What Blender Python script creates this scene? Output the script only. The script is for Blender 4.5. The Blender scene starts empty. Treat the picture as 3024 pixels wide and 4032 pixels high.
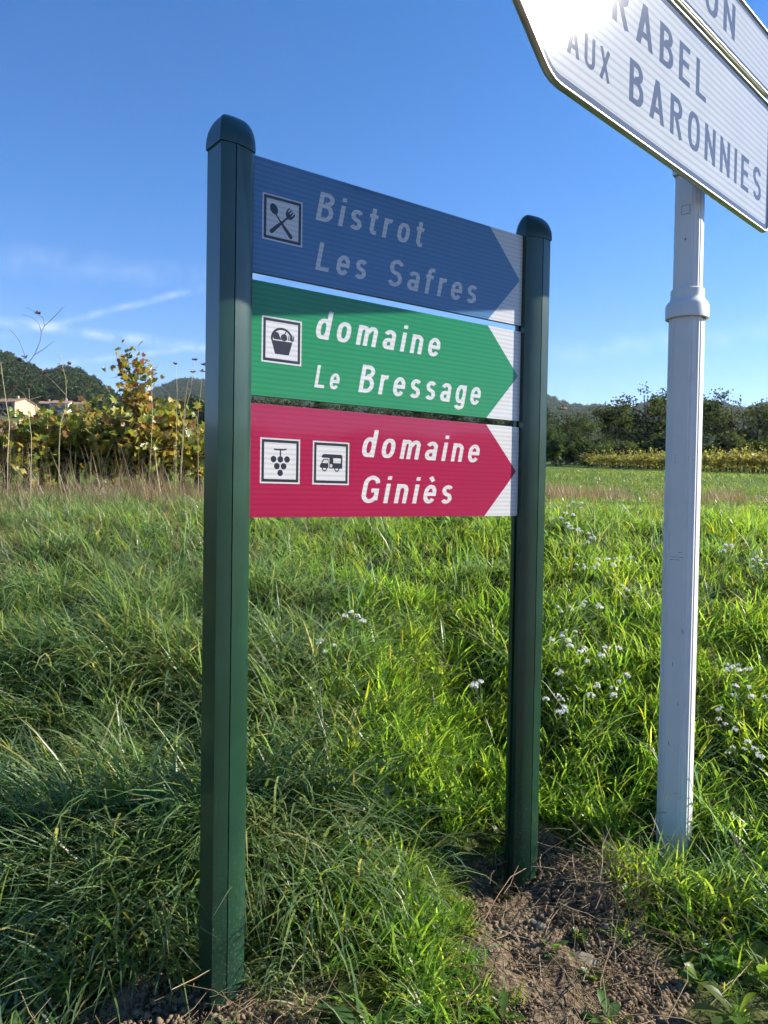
import bpy, bmesh, math, random
import numpy as np
from mathutils import Vector, Matrix, Quaternion
from mathutils.geometry import delaunay_2d_cdt

SC = bpy.context.scene
COL = SC.collection
R = math.radians

# ------------------------------------------------------------------ camera
CAMZ = 1.33                      # eye height over the foot of the near post
FPX, PITCH, ROLL = 3071.3, -0.02328, 0.01633
cr = Vector((1, 0, 0)); cu = Vector((0, 0, 1)); cf = Vector((0, 1, 0))
CF = cf * math.cos(PITCH) + cu * math.sin(PITCH)
_u = cu * math.cos(PITCH) - cf * math.sin(PITCH)
CR = cr * math.cos(ROLL) + _u * math.sin(ROLL)
CU = _u * math.cos(ROLL) - cr * math.sin(ROLL)
cam = bpy.data.cameras.new('camera')
cam.sensor_fit = 'HORIZONTAL'; cam.sensor_width = 36.0
cam.lens = FPX / 3024 * 36.0
cam.clip_start = 0.05; cam.clip_end = 20000
cam_o = bpy.data.objects.new('camera', cam); COL.objects.link(cam_o)
M = Matrix((CR, CU, -CF)).transposed().to_4x4(); M.translation = (0, 0, CAMZ)
cam_o.matrix_world = M
SC.camera = cam_o

# ------------------------------------------------------------------ sun, sky, exposure
SUN_AZ, SUN_EL = R(77.5), R(31.2)          # azimuth from +Y towards +X
SUNV = Vector((math.sin(SUN_AZ) * math.cos(SUN_EL), math.cos(SUN_AZ) * math.cos(SUN_EL), math.sin(SUN_EL)))
sun = bpy.data.lights.new('sun', 'SUN'); sun.energy = 5.0; sun.angle = R(0.53); sun.color = (1.0, 0.93, 0.82)
sun_o = bpy.data.objects.new('sun', sun); COL.objects.link(sun_o)
sun_o.rotation_euler = SUNV.to_track_quat('Z', 'Y').to_euler()
SC.view_settings.view_transform = 'Standard'; SC.view_settings.look = 'None'
SC.view_settings.exposure = 1.2; SC.view_settings.gamma = 1.0
SC.view_settings.use_curve_mapping = False
SC.cycles.max_bounces = 4; SC.cycles.transparent_max_bounces = 4
SC.cycles.diffuse_bounces = 2; SC.cycles.glossy_bounces = 2; SC.cycles.transmission_bounces = 2
SC.cycles.use_adaptive_sampling = True; SC.cycles.adaptive_threshold = 0.03; SC.cycles.adaptive_min_samples = 12
SC.cycles.use_fast_gi = False
SC.cycles.sample_clamp_indirect = 6.0
SC.cycles.use_denoising = True

W = bpy.data.worlds.new('World'); SC.world = W; W.use_nodes = True
nt = W.node_tree; nt.nodes.clear()
def N(tree, kind, **kw):
    n = tree.nodes.new(kind)
    for k, v in kw.items(): setattr(n, k, v)
    return n
out = N(nt, 'ShaderNodeOutputWorld'); bg = N(nt, 'ShaderNodeBackground')
sky = N(nt, 'ShaderNodeTexSky', sky_type='NISHITA', sun_disc=False, sun_elevation=SUN_EL,
        sun_rotation=SUN_AZ, altitude=300, air_density=1.0, dust_density=0.0, ozone_density=3.0)
bg.inputs['Strength'].default_value = 0.086
def vmath(tree, op, a, b):
    n = N(tree, 'ShaderNodeVectorMath', operation=op)
    for i, v in enumerate((a, b)):
        if v is None: continue
        if isinstance(v, bpy.types.NodeSocket): tree.links.new(v, n.inputs[i])
        else: n.inputs[i].default_value = v
    return n
def mth(tree, op, a, b=None, c=None, clamp=False):
    n = N(tree, 'ShaderNodeMath', operation=op, use_clamp=clamp)
    for i, v in enumerate((a, b, c)):
        if v is None: continue
        if isinstance(v, bpy.types.NodeSocket): tree.links.new(v, n.inputs[i])
        else: n.inputs[i].default_value = v
    return n.outputs[0]
def pxdir(vx, vy):
    """direction of a picture point (1659 x 2212 grid)"""
    s = 3024 / 1659
    v = CR * ((vx * s - 1512) / FPX) - CU * ((vy * s - 2016) / FPX) + CF
    return v.normalized()
def at(vx, vy, Y):
    """world point on that sight line at distance Y ahead"""
    v = pxdir(vx, vy); v = v * (Y / v.y)
    return Vector((v.x, v.y, v.z + CAMZ))
geo = N(nt, 'ShaderNodeTexCoord')
dirv = geo.outputs['Generated']
hs = N(nt, 'ShaderNodeHueSaturation'); hs.inputs['Saturation'].default_value = 1.30
nt.links.new(sky.outputs[0], hs.inputs['Color'])
tn_ = N(nt, 'ShaderNodeMix', data_type='RGBA', blend_type='MULTIPLY'); tn_.inputs[0].default_value = 1.0
tn_.inputs[7].default_value = (1.10, .945, 1.06, 1); nt.links.new(hs.outputs[0], tn_.inputs[6])
cur = tn_.outputs[2]
# thin drifting vapour trails: bands along great circles, broken up by noise
nz = N(nt, 'ShaderNodeTexNoise'); nz.inputs['Scale'].default_value = 22; nz.inputs['Detail'].default_value = 5
nt.links.new(dirv, nz.inputs['Vector'])
nz2 = N(nt, 'ShaderNodeTexNoise'); nz2.inputs['Scale'].default_value = 45; nz2.inputs['Detail'].default_value = 4
nt.links.new(dirv, nz2.inputs['Vector'])
masks = []
for (a, b, wd, amp) in (((150, 692), (444, 622), .0060, .34), ((0, 693), (440, 752), .0085, .38),
                        ((150, 783), (440, 750), .0060, .30), ((1190, 770), (1659, 712), .018, .16), ((0, 560), (440, 600), .022, .12)):
    da, db = pxdir(*a), pxdir(*b)
    n_ = da.cross(db).normalized(); mid = (da + db).normalized(); cosr = mid.dot(da)
    dot = vmath(nt, 'DOT_PRODUCT', dirv, n_).outputs['Value']
    wob = mth(nt, 'MULTIPLY_ADD', nz.outputs[0], wd * 1.2, -wd * .6)
    dd = mth(nt, 'ABSOLUTE', mth(nt, 'ADD', dot, wob))
    band = mth(nt, 'SUBTRACT', 1.0, mth(nt, 'DIVIDE', dd, wd), clamp=True)
    along = vmath(nt, 'DOT_PRODUCT', dirv, mid).outputs['Value']
    fall = mth(nt, 'MULTIPLY', mth(nt, 'SUBTRACT', along, cosr - .012), 1 / .02, clamp=True)
    brk = mth(nt, 'MULTIPLY_ADD', nz2.outputs[0], 2.8, -.85, clamp=True)
    masks.append(mth(nt, 'MULTIPLY', mth(nt, 'MULTIPLY', band, fall), mth(nt, 'MULTIPLY', brk, amp)))
tot = masks[0]
for m_ in masks[1:]: tot = mth(nt, 'ADD', tot, m_)
tot = mth(nt, 'MINIMUM', tot, .5)
mix = N(nt, 'ShaderNodeMix', data_type='RGBA'); mix.inputs[7].default_value = (6.5, 7.0, 7.6, 1)
nt.links.new(tot, mix.inputs[0]); nt.links.new(cur, mix.inputs[6])
cur = mix.outputs[2]
nt.links.new(cur, bg.inputs['Color']); nt.links.new(bg.outputs[0], out.inputs['Surface'])

# ------------------------------------------------------------------ helpers
rng = np.random.default_rng(11)
random.seed(5)
def mesh(name, verts, faces, mats=None, smooth=False, tint=None):
    me = bpy.data.meshes.new(name)
    me.from_pydata([tuple(v) for v in verts], [], [tuple(f) for f in faces])
    for m in (mats or []): me.materials.append(m)
    if smooth: me.polygons.foreach_set('use_smooth', [True] * len(me.polygons))
    if tint is not None:
        a = me.attributes.new('tint', 'FLOAT_COLOR', 'POINT')
        t = np.ones((len(verts), 4), dtype=np.float32); t[:, :3] = tint
        a.data.foreach_set('color', t.ravel())
    me.update()
    return me
def ob(name, me, parent=None, loc=None, rot=None, link=True):
    o = bpy.data.objects.new(name, me)
    if link: COL.objects.link(o)
    if parent is not None: o.parent = parent
    if loc is not None: o.location = loc
    if rot is not None: o.rotation_euler = rot
    return o
def tag(o, label, cat=None, group=None, kind=None):
    o['label'] = label
    if cat: o['category'] = cat
    if group: o['group'] = group
    if kind: o['kind'] = kind
    return o
def empty(name, loc=(0, 0, 0), rz=0.0):
    o = ob(name, None, loc=loc); o.rotation_euler = (0, 0, rz); o.empty_display_size = .1
    return o
class MB:
    """collects geometry for one mesh"""
    def __init__(s): s.v = []; s.f = []; s.c = []
    def add(s, v, f, c=None):
        o = len(s.v); s.v += [tuple(p) for p in v]; s.f += [tuple(i + o for i in q) for q in f]
        s.c += [tuple(c) if c is not None else (1, 1, 1)] * len(v)
        return s
    def box(s, lo, hi):
        x0, y0, z0 = lo; x1, y1, z1 = hi
        v = [(x0, y0, z0), (x1, y0, z0), (x1, y1, z0), (x0, y1, z0), (x0, y0, z1), (x1, y0, z1), (x1, y1, z1), (x0, y1, z1)]
        return s.add(v, [(3, 2, 1, 0), (4, 5, 6, 7), (0, 1, 5, 4), (1, 2, 6, 5), (2, 3, 7, 6), (3, 0, 4, 7)])
    def tube(s, pts, rad, n=6, c=None, cap=True):
        pts = [Vector(p) for p in pts]; k = len(pts)
        if not hasattr(rad, '__len__'): rad = [rad] * k
        v = []; prev = None
        for i in range(k):
            t = (pts[min(i + 1, k - 1)] - pts[max(i - 1, 0)])
            t = t.normalized() if t.length > 1e-9 else Vector((0, 0, 1))
            if prev is None:
                a = t.cross(Vector((0, 0, 1)));
                if a.length < 1e-3: a = t.cross(Vector((1, 0, 0)))
            else: a = prev - t * prev.dot(t)
            a.normalize(); prev = a; b = t.cross(a)
            for j in range(n):
                th = 2 * math.pi * j / n
                v.append(pts[i] + (a * math.cos(th) + b * math.sin(th)) * rad[i])
        f = []
        for i in range(k - 1):
            for j in range(n):
                f.append((i * n + j, i * n + (j + 1) % n, (i + 1) * n + (j + 1) % n, (i + 1) * n + j))
        if cap: f.append(tuple(range(n - 1, -1, -1))); f.append(tuple((k - 1) * n + j for j in range(n)))
        return s.add(v, f, c)
    def prism(s, sec, z0, z1, cap=True, n_z=1):
        """closed 2D outline (x, y) swept from z0 to z1"""
        k = len(sec); v = []
        for i in range(n_z + 1):
            z = z0 + (z1 - z0) * i / n_z; v += [(x, y, z) for x, y in sec]
        f = [(i * k + j, i * k + (j + 1) % k, (i + 1) * k + (j + 1) % k, (i + 1) * k + j) for i in range(n_z) for j in range(k)]
        if cap: f += [tuple(range(k - 1, -1, -1)), tuple(n_z * k + j for j in range(k))]
        return s.add(v, f)
    def build(s, name, mat, parent=None, smooth=False, tinted=False):
        me = mesh(name, s.v, s.f, [mat] if mat else None, smooth, np.array(s.c) if tinted else None)
        return ob(name, me, parent)
def smooth_by_angle(o, ang=35):
    o.data.polygons.foreach_set('use_smooth', [True] * len(o.data.polygons))
    bm = bmesh.new(); bm.from_mesh(o.data)
    for e in bm.edges:
        e.smooth = not (len(e.link_faces) == 2 and e.calc_face_angle(0) > R(ang))
    bm.to_mesh(o.data); bm.free()

# ------------------------------------------------------------------ materials
def mat(name):
    m = bpy.data.materials.new(name); m.use_nodes = True
    t = m.node_tree; t.nodes.clear()
    return m, t, N(t, 'ShaderNodeOutputMaterial')
def principled(name, col, rough=.6, spec=.5, metal=0.0, noise=None, bump=None, coat=0.0, vary=.25):
    m, t, o = mat(name); p = N(t, 'ShaderNodeBsdfPrincipled')
    p.inputs['Roughness'].default_value = rough; p.inputs['Metallic'].default_value = metal
    p.inputs['Specular IOR Level'].default_value = spec
    p.inputs['Coat Weight'].default_value = coat; p.inputs['Coat Roughness'].default_value = .08
    p.inputs['Base Color'].default_value = (*col, 1)
    tc = N(t, 'ShaderNodeTexCoord')
    if noise:
        nz = N(t, 'ShaderNodeTexNoise'); nz.inputs['Scale'].default_value = noise; nz.inputs['Detail'].default_value = 6
        t.links.new(tc.outputs['Object'], nz.inputs['Vector'])
        rp = N(t, 'ShaderNodeValToRGB')
        rp.color_ramp.elements[0].position = .3; rp.color_ramp.elements[1].position = .7
        rp.color_ramp.elements[0].color = (*[c * (1 - vary) for c in col], 1)
        rp.color_ramp.elements[1].color = (*[min(1, c * (1 + vary)) for c in col], 1)
        t.links.new(nz.outputs[0], rp.inputs[0]); t.links.new(rp.outputs[0], p.inputs['Base Color'])
    if bump:
        nb = N(t, 'ShaderNodeTexNoise'); nb.inputs['Scale'].default_value = bump[0]; nb.inputs['Detail'].default_value = 8
        t.links.new(tc.outputs['Object'], nb.inputs['Vector'])
        bp = N(t, 'ShaderNodeBump'); bp.inputs['Strength'].default_value = bump[1]; bp.inputs['Distance'].default_value = bump[2]
        t.links.new(nb.outputs[0], bp.inputs['Height']); t.links.new(bp.outputs[0], p.inputs['Normal'])
    t.links.new(p.outputs[0], o.inputs['Surface'])
    return m
def leafy(name, col, trans=.5, gloss=.07, rough=.35, tcol=None, vary=.22):
    """thin leaf: diffuse front, light passing through, waxy sheen; tint attribute and instance random vary it"""
    m, t, o = mat(name)
    at_ = N(t, 'ShaderNodeAttribute', attribute_name='tint')
    oi = N(t, 'ShaderNodeObjectInfo')
    def tinted(c):
        mx = N(t, 'ShaderNodeMix', data_type='RGBA', blend_type='MULTIPLY'); mx.inputs[0].default_value = 1
        mx.inputs[6].default_value = (*c, 1); t.links.new(at_.outputs['Color'], mx.inputs[7])
        h = N(t, 'ShaderNodeHueSaturation')
        v = mth(t, 'MULTIPLY_ADD', oi.outputs['Random'], 2 * vary, 1 - vary)
        t.links.new(v, h.inputs['Value']); t.links.new(mx.outputs[2], h.inputs['Color'])
        hu = mth(t, 'MULTIPLY_ADD', oi.outputs['Random'], .03, .485); t.links.new(hu, h.inputs['Hue'])
        return h.outputs[0]
    d = N(t, 'ShaderNodeBsdfDiffuse'); tr = N(t, 'ShaderNodeBsdfTranslucent'); g = N(t, 'ShaderNodeBsdfGlossy')
    t.links.new(tinted(col), d.inputs['Color'])
    t.links.new(tinted(tcol or tuple(min(1, c * 1.5) for c in col)), tr.inputs['Color'])
    g.inputs['Roughness'].default_value = rough; g.inputs['Color'].default_value = (1, 1, 1, 1)
    m1 = N(t, 'ShaderNodeMixShader'); m1.inputs[0].default_value = trans
    t.links.new(d.outputs[0], m1.inputs[1]); t.links.new(tr.outputs[0], m1.inputs[2])
    m2 = N(t, 'ShaderNodeMixShader'); m2.inputs[0].default_value = gloss
    t.links.new(m1.outputs[0], m2.inputs[1]); t.links.new(g.outputs[0], m2.inputs[2])
    t.links.new(m2.outputs[0], o.inputs['Surface'])
    return m
def film(name, col, pitch=.0135, zlo=.82, rough=.06):
    """retroreflecting sign film over a ribbed sheet; the ribs run along it"""
    m, t, o = mat(name)
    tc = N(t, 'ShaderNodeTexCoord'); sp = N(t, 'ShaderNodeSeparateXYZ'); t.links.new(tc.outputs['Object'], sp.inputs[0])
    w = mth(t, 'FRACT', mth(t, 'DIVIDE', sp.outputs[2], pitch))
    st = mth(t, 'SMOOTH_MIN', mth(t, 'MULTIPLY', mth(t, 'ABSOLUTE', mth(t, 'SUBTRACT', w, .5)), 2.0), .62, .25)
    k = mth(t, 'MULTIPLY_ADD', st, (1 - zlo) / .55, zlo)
    nz = N(t, 'ShaderNodeTexNoise'); nz.inputs['Scale'].default_value = 5; nz.inputs['Detail'].default_value = 5
    t.links.new(tc.outputs['Object'], nz.inputs['Vector'])
    k = mth(t, 'MULTIPLY', k, mth(t, 'MULTIPLY_ADD', nz.outputs[0], .16, .92))
    d = N(t, 'ShaderNodeBsdfDiffuse')
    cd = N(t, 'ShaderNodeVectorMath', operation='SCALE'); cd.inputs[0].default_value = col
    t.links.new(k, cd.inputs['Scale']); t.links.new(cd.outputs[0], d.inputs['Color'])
    m1 = d
    g = N(t, 'ShaderNodeBsdfGlossy'); g.inputs['Roughness'].default_value = rough
    fr = N(t, 'ShaderNodeFresnel'); fr.inputs['IOR'].default_value = 1.5
    m2 = N(t, 'ShaderNodeMixShader'); t.links.new(fr.outputs[0], m2.inputs[0])
    t.links.new(m1.outputs[0], m2.inputs[1]); t.links.new(g.outputs[0], m2.inputs[2])
    t.links.new(m2.outputs[0], o.inputs['Surface'])
    return m
# ------------------------------------------------------------------ flat print: shapes cut out of one sheet
def pip(P, loops):
    """even-odd test of points against a set of closed loops"""
    ins = np.zeros(len(P), bool); x, y = P[:, 0], P[:, 1]
    for lp in loops:
        L = np.asarray(lp); x0, y0 = L[:, 0], L[:, 1]; x1, y1 = np.roll(x0, -1), np.roll(y0, -1)
        for a, b, c, d in zip(x0, y0, x1, y1):
            if b == d: continue
            cond = (b > y) != (d > y)
            ins ^= cond & (x < (c - a) * (y - b) / (d - b) + a)
    return ins
def rect(x0, y0, x1, y1): return np.array([(x0, y0), (x1, y0), (x1, y1), (x0, y1)], float)
def disc(cx, cy, r, ry=None, n=18, rot=0):
    a = np.linspace(0, 2 * math.pi, n, endpoint=False); ry = ry or r
    x = np.cos(a) * r; y = np.sin(a) * ry
    return np.stack([cx + x * math.cos(rot) - y * math.sin(rot), cy + x * math.sin(rot) + y * math.cos(rot)], 1)
def stroke(pts, w):
    """thick polyline as one outline; w half width, may vary"""
    P = np.array(pts, float); k = len(P)
    w = np.ones(k) * w if not hasattr(w, '__len__') else np.array(w)
    T = np.gradient(P, axis=0); T /= np.linalg.norm(T, axis=1)[:, None]; Nn = np.stack([-T[:, 1], T[:, 0]], 1) * w[:, None]
    a = P + Nn; b = (P - Nn)[::-1]
    def cap(c, t, r, k=4):
        an = math.atan2(t[1], t[0])
        return [c + r * np.array([math.cos(an + math.pi / 2 - q), math.sin(an + math.pi / 2 - q)]) for q in np.linspace(0, math.pi, k + 2)[1:-1]]
    return np.array(list(a) + cap(P[-1], T[-1], w[-1]) + list(b) + cap(P[0], -T[0], w[0]))
def sheet(layers, parent, frame):
    """layers: list of (name, material, [shapes]); a shape is a list of loops (even-odd). Later layers lie over earlier.
    Cuts one flat sheet into pieces that fit together; frame(s, t) gives local coordinates."""
    verts = []; edges = []
    for _, _, shapes in layers:
        for loops in shapes:
            for lp in loops:
                o = len(verts); k = len(lp)
                verts += [Vector((float(a), float(b))) for a, b in lp]
                edges += [(o + i, o + (i + 1) % k) for i in range(k)]
    vo, eo, fo, *_ = delaunay_2d_cdt(verts, edges, [], 0, 1e-6)
    P = np.array([(v.x, v.y) for v in vo]); F = np.array([list(f) for f in fo])
    C = P[F].mean(axis=1); cls = -np.ones(len(F), int)
    for i, (_, _, shapes) in enumerate(layers):
        for loops in shapes: cls[pip(C, loops)] = i
    objs = []
    for i, (name, m, _) in enumerate(layers):
        sel = F[cls == i]
        if not len(sel): continue
        used, inv = np.unique(sel, return_inverse=True)
        inv = inv.reshape(sel.shape)
        o = ob(name, mesh(name, [frame(*P[u]) for u in used], inv, [m]), parent)
        objs.append(o)
    return objs

film_blue = film('film_blue', (.080, .180, .335))
film_green = film('film_green', (.022, .215, .08))
film_red = film('film_red', (.32, .014, .062))
film_white = film('film_white', (.56, .56, .56))
film_black = principled('film_black', (.014, .014, .022), .3)
post_green = principled('post_green', (.008, .038, .021), .30, .5, noise=9, vary=.18, coat=.35)
def weather(m):
    """dust and mud splashes towards the foot, fine scratches all over"""
    t = m.node_tree; p = [n for n in t.nodes if n.type == 'BSDF_PRINCIPLED'][0]; tc = [n for n in t.nodes if n.type == 'TEX_COORD'][0]
    sp = N(t, 'ShaderNodeSeparateXYZ'); t.links.new(tc.outputs['Object'], sp.inputs[0])
    nz = N(t, 'ShaderNodeTexNoise'); nz.inputs['Scale'].default_value = 150; nz.inputs['Detail'].default_value = 8; t.links.new(tc.outputs['Object'], nz.inputs['Vector'])
    mp = N(t, 'ShaderNodeMapping'); mp.inputs['Scale'].default_value = (60, 60, 4); t.links.new(tc.outputs['Object'], mp.inputs[0])
    n2 = N(t, 'ShaderNodeTexNoise'); n2.inputs['Scale'].default_value = 2.5; n2.inputs['Detail'].default_value = 6; t.links.new(mp.outputs[0], n2.inputs['Vector'])
    low = mth(t, 'SUBTRACT', 1.0, mth(t, 'MULTIPLY', sp.outputs[2], 1 / .55), clamp=True)
    mud = mth(t, 'MULTIPLY', mth(t, 'MULTIPLY', mth(t, 'SUBTRACT', nz.outputs[0], .54), 5, clamp=True), mth(t, 'MULTIPLY_ADD', low, .45, .03))
    scr = mth(t, 'MULTIPLY', mth(t, 'SUBTRACT', n2.outputs[0], .66), 3, clamp=True)
    f = mth(t, 'ADD', mud, mth(t, 'MULTIPLY', scr, .35), clamp=True)
    src = p.inputs['Base Color'].links[0].from_socket
    mx = N(t, 'ShaderNodeMix', data_type='RGBA'); mx.inputs[7].default_value = (.20, .19, .15, 1)
    t.links.new(f, mx.inputs[0]); t.links.new(src, mx.inputs[6]); t.links.new(mx.outputs[2], p.inputs['Base Color'])
    t.links.new(mth(t, 'MULTIPLY_ADD', f, .5, .30), p.inputs['Roughness'])
weather(post_green)
cap_green = principled('cap_green', (.008, .032, .026), .36, .5, noise=14, vary=.15, coat=.2)
groove_dark = principled('groove_dark', (.006, .012, .010), .5)
alu = principled('aluminium', (.55, .54, .50), .33, .5, metal=1.0, noise=18, vary=.15)
rail_mat = principled('rail_metal', (.10, .11, .11), .4, .5, metal=.6)

# ------------------------------------------------------------------ lettering drawn as strokes (capital height 1)
def bar(pts, w):
    """polyline of half width w with square ends and mitred joints"""
    P = np.array(pts, float); k = len(P); L = []; Rr = []
    for i in range(k):
        t0 = P[i] - P[max(i - 1, 0)]; t1 = P[min(i + 1, k - 1)] - P[i]
        t0 = t0 / (np.linalg.norm(t0) or 1); t1 = t1 / (np.linalg.norm(t1) or 1)
        if i == 0: t0 = t1
        if i == k - 1: t1 = t0
        n0 = np.array([-t0[1], t0[0]]); n1 = np.array([-t1[1], t1[0]]); m = n0 + n1
        m = m / max(.35, 1 + n0 @ n1)
        L.append(P[i] + m * w); Rr.append(P[i] - m * w)
    return np.array(L + Rr[::-1])
def arc(cx, cy, rx, ry, a0, a1, n=14): return [(cx + rx * math.cos(R(a)), cy + ry * math.sin(R(a))) for a in np.linspace(a0, a1, n)]
def ring(cx, cy, rx, ry, w, p=2.5, n=28):
    """oval with straight flanks, as outer and inner outline"""
    o = []
    for q in (w, -w):
        a = np.linspace(0, 2 * math.pi, n, endpoint=False); c, s = np.cos(a), np.sin(a)
        o.append(np.stack([cx + (rx + q) * np.sign(c) * abs(c) ** (2 / p), cy + (ry + q) * np.sign(s) * abs(s) ** (2 / p)], 1))
    return o
def glyph(ch, w, X):
    """(advance, shapes) of one letter; w half stroke, X x-height; each shape is a list of loops"""
    b = lambda *p: [bar(p, w)]
    bl = lambda p: [bar(p, w)]
    h = 1.0; cw = .50                                   # capital width
    if ch == ' ': return .42, []
    if ch == 'L': return .46, [b((w, 0), (w, h)), b((w, w), (.44, w))]
    if ch == 'E': return .46, [b((w, 0), (w, h)), b((w, w), (.44, w)), b((w, h - w), (.43, h - w)), b((w, .52), (.40, .52))]
    if ch == 'É':
        a, s = glyph('E', w, X); return a, s + [b((.16, 1.08), (.32, 1.26))]
    if ch == 'I': return 2 * w, [b((w, 0), (w, h))]
    if ch == 'M': return .62, [b((w, 0), (w, h)), b((.62 - w, 0), (.62 - w, h)), bl([(w, h - w * .6), (.31, .18), (.62 - w, h - w * .6)])]
    if ch == 'N': return .52, [b((w, 0), (w, h)), b((.52 - w, 0), (.52 - w, h)), bl([(w, h - w * 1.4), (.52 - w, w * 1.4)])]
    if ch == 'A': return .58, [[np.array([(0, 0), (2.1 * w, 0), (.29 + w * 1.05, h), (.29 - w * 1.05, h)])], [np.array([(.58 - 2.1 * w, 0), (.58, 0), (.29 + w * 1.05, h), (.29 - w * 1.05, h)])], b((.15, .28), (.43, .28))]
    if ch == 'X': return .54, [b((w, 0), (.54 - w, h)), b((w, h), (.54 - w, 0))]
    if ch == 'U': return .52, [bl([(w, h), (w, .26)] + arc(.26, .26, .26 - w, .26 - w, 180, 360)[1:-1] + [(.52 - w, .26), (.52 - w, h)])]
    if ch == 'O': return .54, [ring(.27, .5, .27 - w, .5 - w, w, 2.6)]
    if ch == 'P': return .50, [b((w, 0), (w, h)), bl([(w, h - w), (.27, h - w)] + arc(.27, .735, .23 - w, .265 - w, 85, -85, 10) + [(.27, .47 + w), (w, .47 + w)])]
    if ch == 'R':
        a, s = glyph('P', w, X); return .52, s + [b((.25, .50), (.52 - w, 0))]
    if ch == 'B': return .50, [b((w, 0), (w, h)), bl([(w, h - w), (.25, h - w)] + arc(.25, .765, .225 - w, .235 - w, 85, -85, 10) + [(.25, .53), (w, .53)]),
                               bl([(w, .53), (.26, .53)] + arc(.26, .265 + w * .5, .25 - w, .265 - w * .5, 85, -85, 10) + [(.26, w), (w, w)])]
    if ch == 'S': return .50, [bl(arc(.25, .73, .25 - w, .27 - w, 20, 180, 12) + arc(.25, .73, .25 - w, .23, 195, 250, 5) + arc(.25, .27, .25 - w, .23, 70, 15, 5) + arc(.25, .27, .25 - w, .27 - w, 0, -160, 12))]
    if ch == 'G': return .54, [bl(arc(.27, .68, .27 - w, .32 - w, 12, 180, 13) + arc(.27, .32, .27 - w, .32 - w, 180, 345, 13)), b((.29, .46), (.54, .46)), b((.54 - w, .46 - w), (.54 - w, .10))]
    # small letters
    bw = .42
    if ch == 'o': return .44, [ring(.22, X / 2, .22 - w, X / 2 - w, w, 2.5)]
    if ch == 'n': return .42, [b((w, 0), (w, X)), bl([(w, X * .62)] + arc(.21, X - .21, .21 - w, .21 - w, 170, 5, 10) + [(.42 - w, X - .24), (.42 - w, 0)])]
    if ch == 'm': return .66, [b((w, 0), (w, X)), bl([(w, X * .62)] + arc(.195, X - .185, .185 - w, .185 - w, 170, 5, 9) + [(.37 - w, X - .22), (.37 - w, 0)]),
                               bl([(.37 - w, X * .62)] + arc(.482, X - .185, .178 - w, .185 - w, 170, 5, 9) + [(.66 - w, X - .22), (.66 - w, 0)])]
    if ch == 'r': return .30, [b((w, 0), (w, X)), bl([(w, X * .60)] + arc(.24, X - .21, .24 - w, .21 - w, 165, 75, 8))]
    if ch == 'i': return 2 * w, [b((w, 0), (w, X)), b((w, .87), (w, 1.0))]
    if ch == 't': return .30, [bl([(.13, .94), (.13, .20)] + arc(.13 + w * 1.3, .20, w * 1.3, .20 - w, 190, 270, 5) + [(.30, w)]), b((0, X - w), (.29, X - w))]
    if ch == 'f': return .31, [bl([(.12, 0), (.12, .80)] + arc(.12 + w * 1.3, .80, w * 1.3, .20 - w, 170, 90, 5) + [(.31, h - w)]), b((0, X - w), (.29, X - w))]
    if ch in 'dg':
        st = [b((.43 - w, 0), (.43 - w, 1.0))] if ch == 'd' else [bl([(.43 - w, X), (.43 - w, -.06)] + arc(.215, -.06, .215 - w, .20 - w, 0, -165, 11))]
        return .43, [ring(.215, X / 2, .215 - w, X / 2 - w, w, 2.5)] + st
    if ch == 'e': return .44, [bl([(.44 - w, X * .50 - w)] + arc(.22, X * .60, .22 - w, X * .40 - w, 0, 180, 14) + arc(.22, X * .40, .22 - w, X * .40 - w, 180, 330, 14)), b((w * 1.1, X * .50), (.44 - w * .6, X * .50))]
    if ch == 'è':
        a, s = glyph('e', w, X); return a, s + [b((.14, 1.02), (.27, .86))]
    if ch == 'a': return .42, [bl(arc(.21, X - .20, .21 - w, .20 - w, 165, 0, 10) + [(.42 - w, X - .22), (.42 - w, 0)]), ring(.205, X * .29, .205 - w, X * .29 - w, w, 2.3)]
    if ch == 's': return .40, [bl(arc(.20, X * .735, .20 - w, X * .265 - w, 25, 180, 10) + arc(.20, X * .735, .20 - w, X * .22, 200, 250, 4) + arc(.20, X * .265, .20 - w, X * .22, 70, 20, 4) + arc(.20, X * .265, .20 - w, X * .265 - w, 0, -155, 10))]
    raise KeyError(ch)
def text_letters(txt, s0, s1, base, cap, shear=0.0, w=.078, X=.72, gap=.2):
    """one set of shapes for each letter of a line fitted between s0 and s1"""
    x = 0; letters = []
    for ch in txt:
        a, sh = glyph(ch, w, X)
        letters.append([[np.array(l) + np.array([x, 0]) for l in loops] for loops in sh]); x += a + gap
    letters = [l for l in letters if l]
    for l in letters:
        for loops in l:
            for q in loops: q[:, 0] += q[:, 1] * shear
    x0 = min(q[:, 0].min() for l in letters for g in l for q in g); x1 = max(q[:, 0].max() for l in letters for g in l for q in g)
    for l in letters:
        for loops in l:
            for q in loops: q[:, 0] = s0 + (q[:, 0] - x0) * (s1 - s0) / (x1 - x0); q[:, 1] = base + q[:, 1] * cap
    return letters

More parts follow.
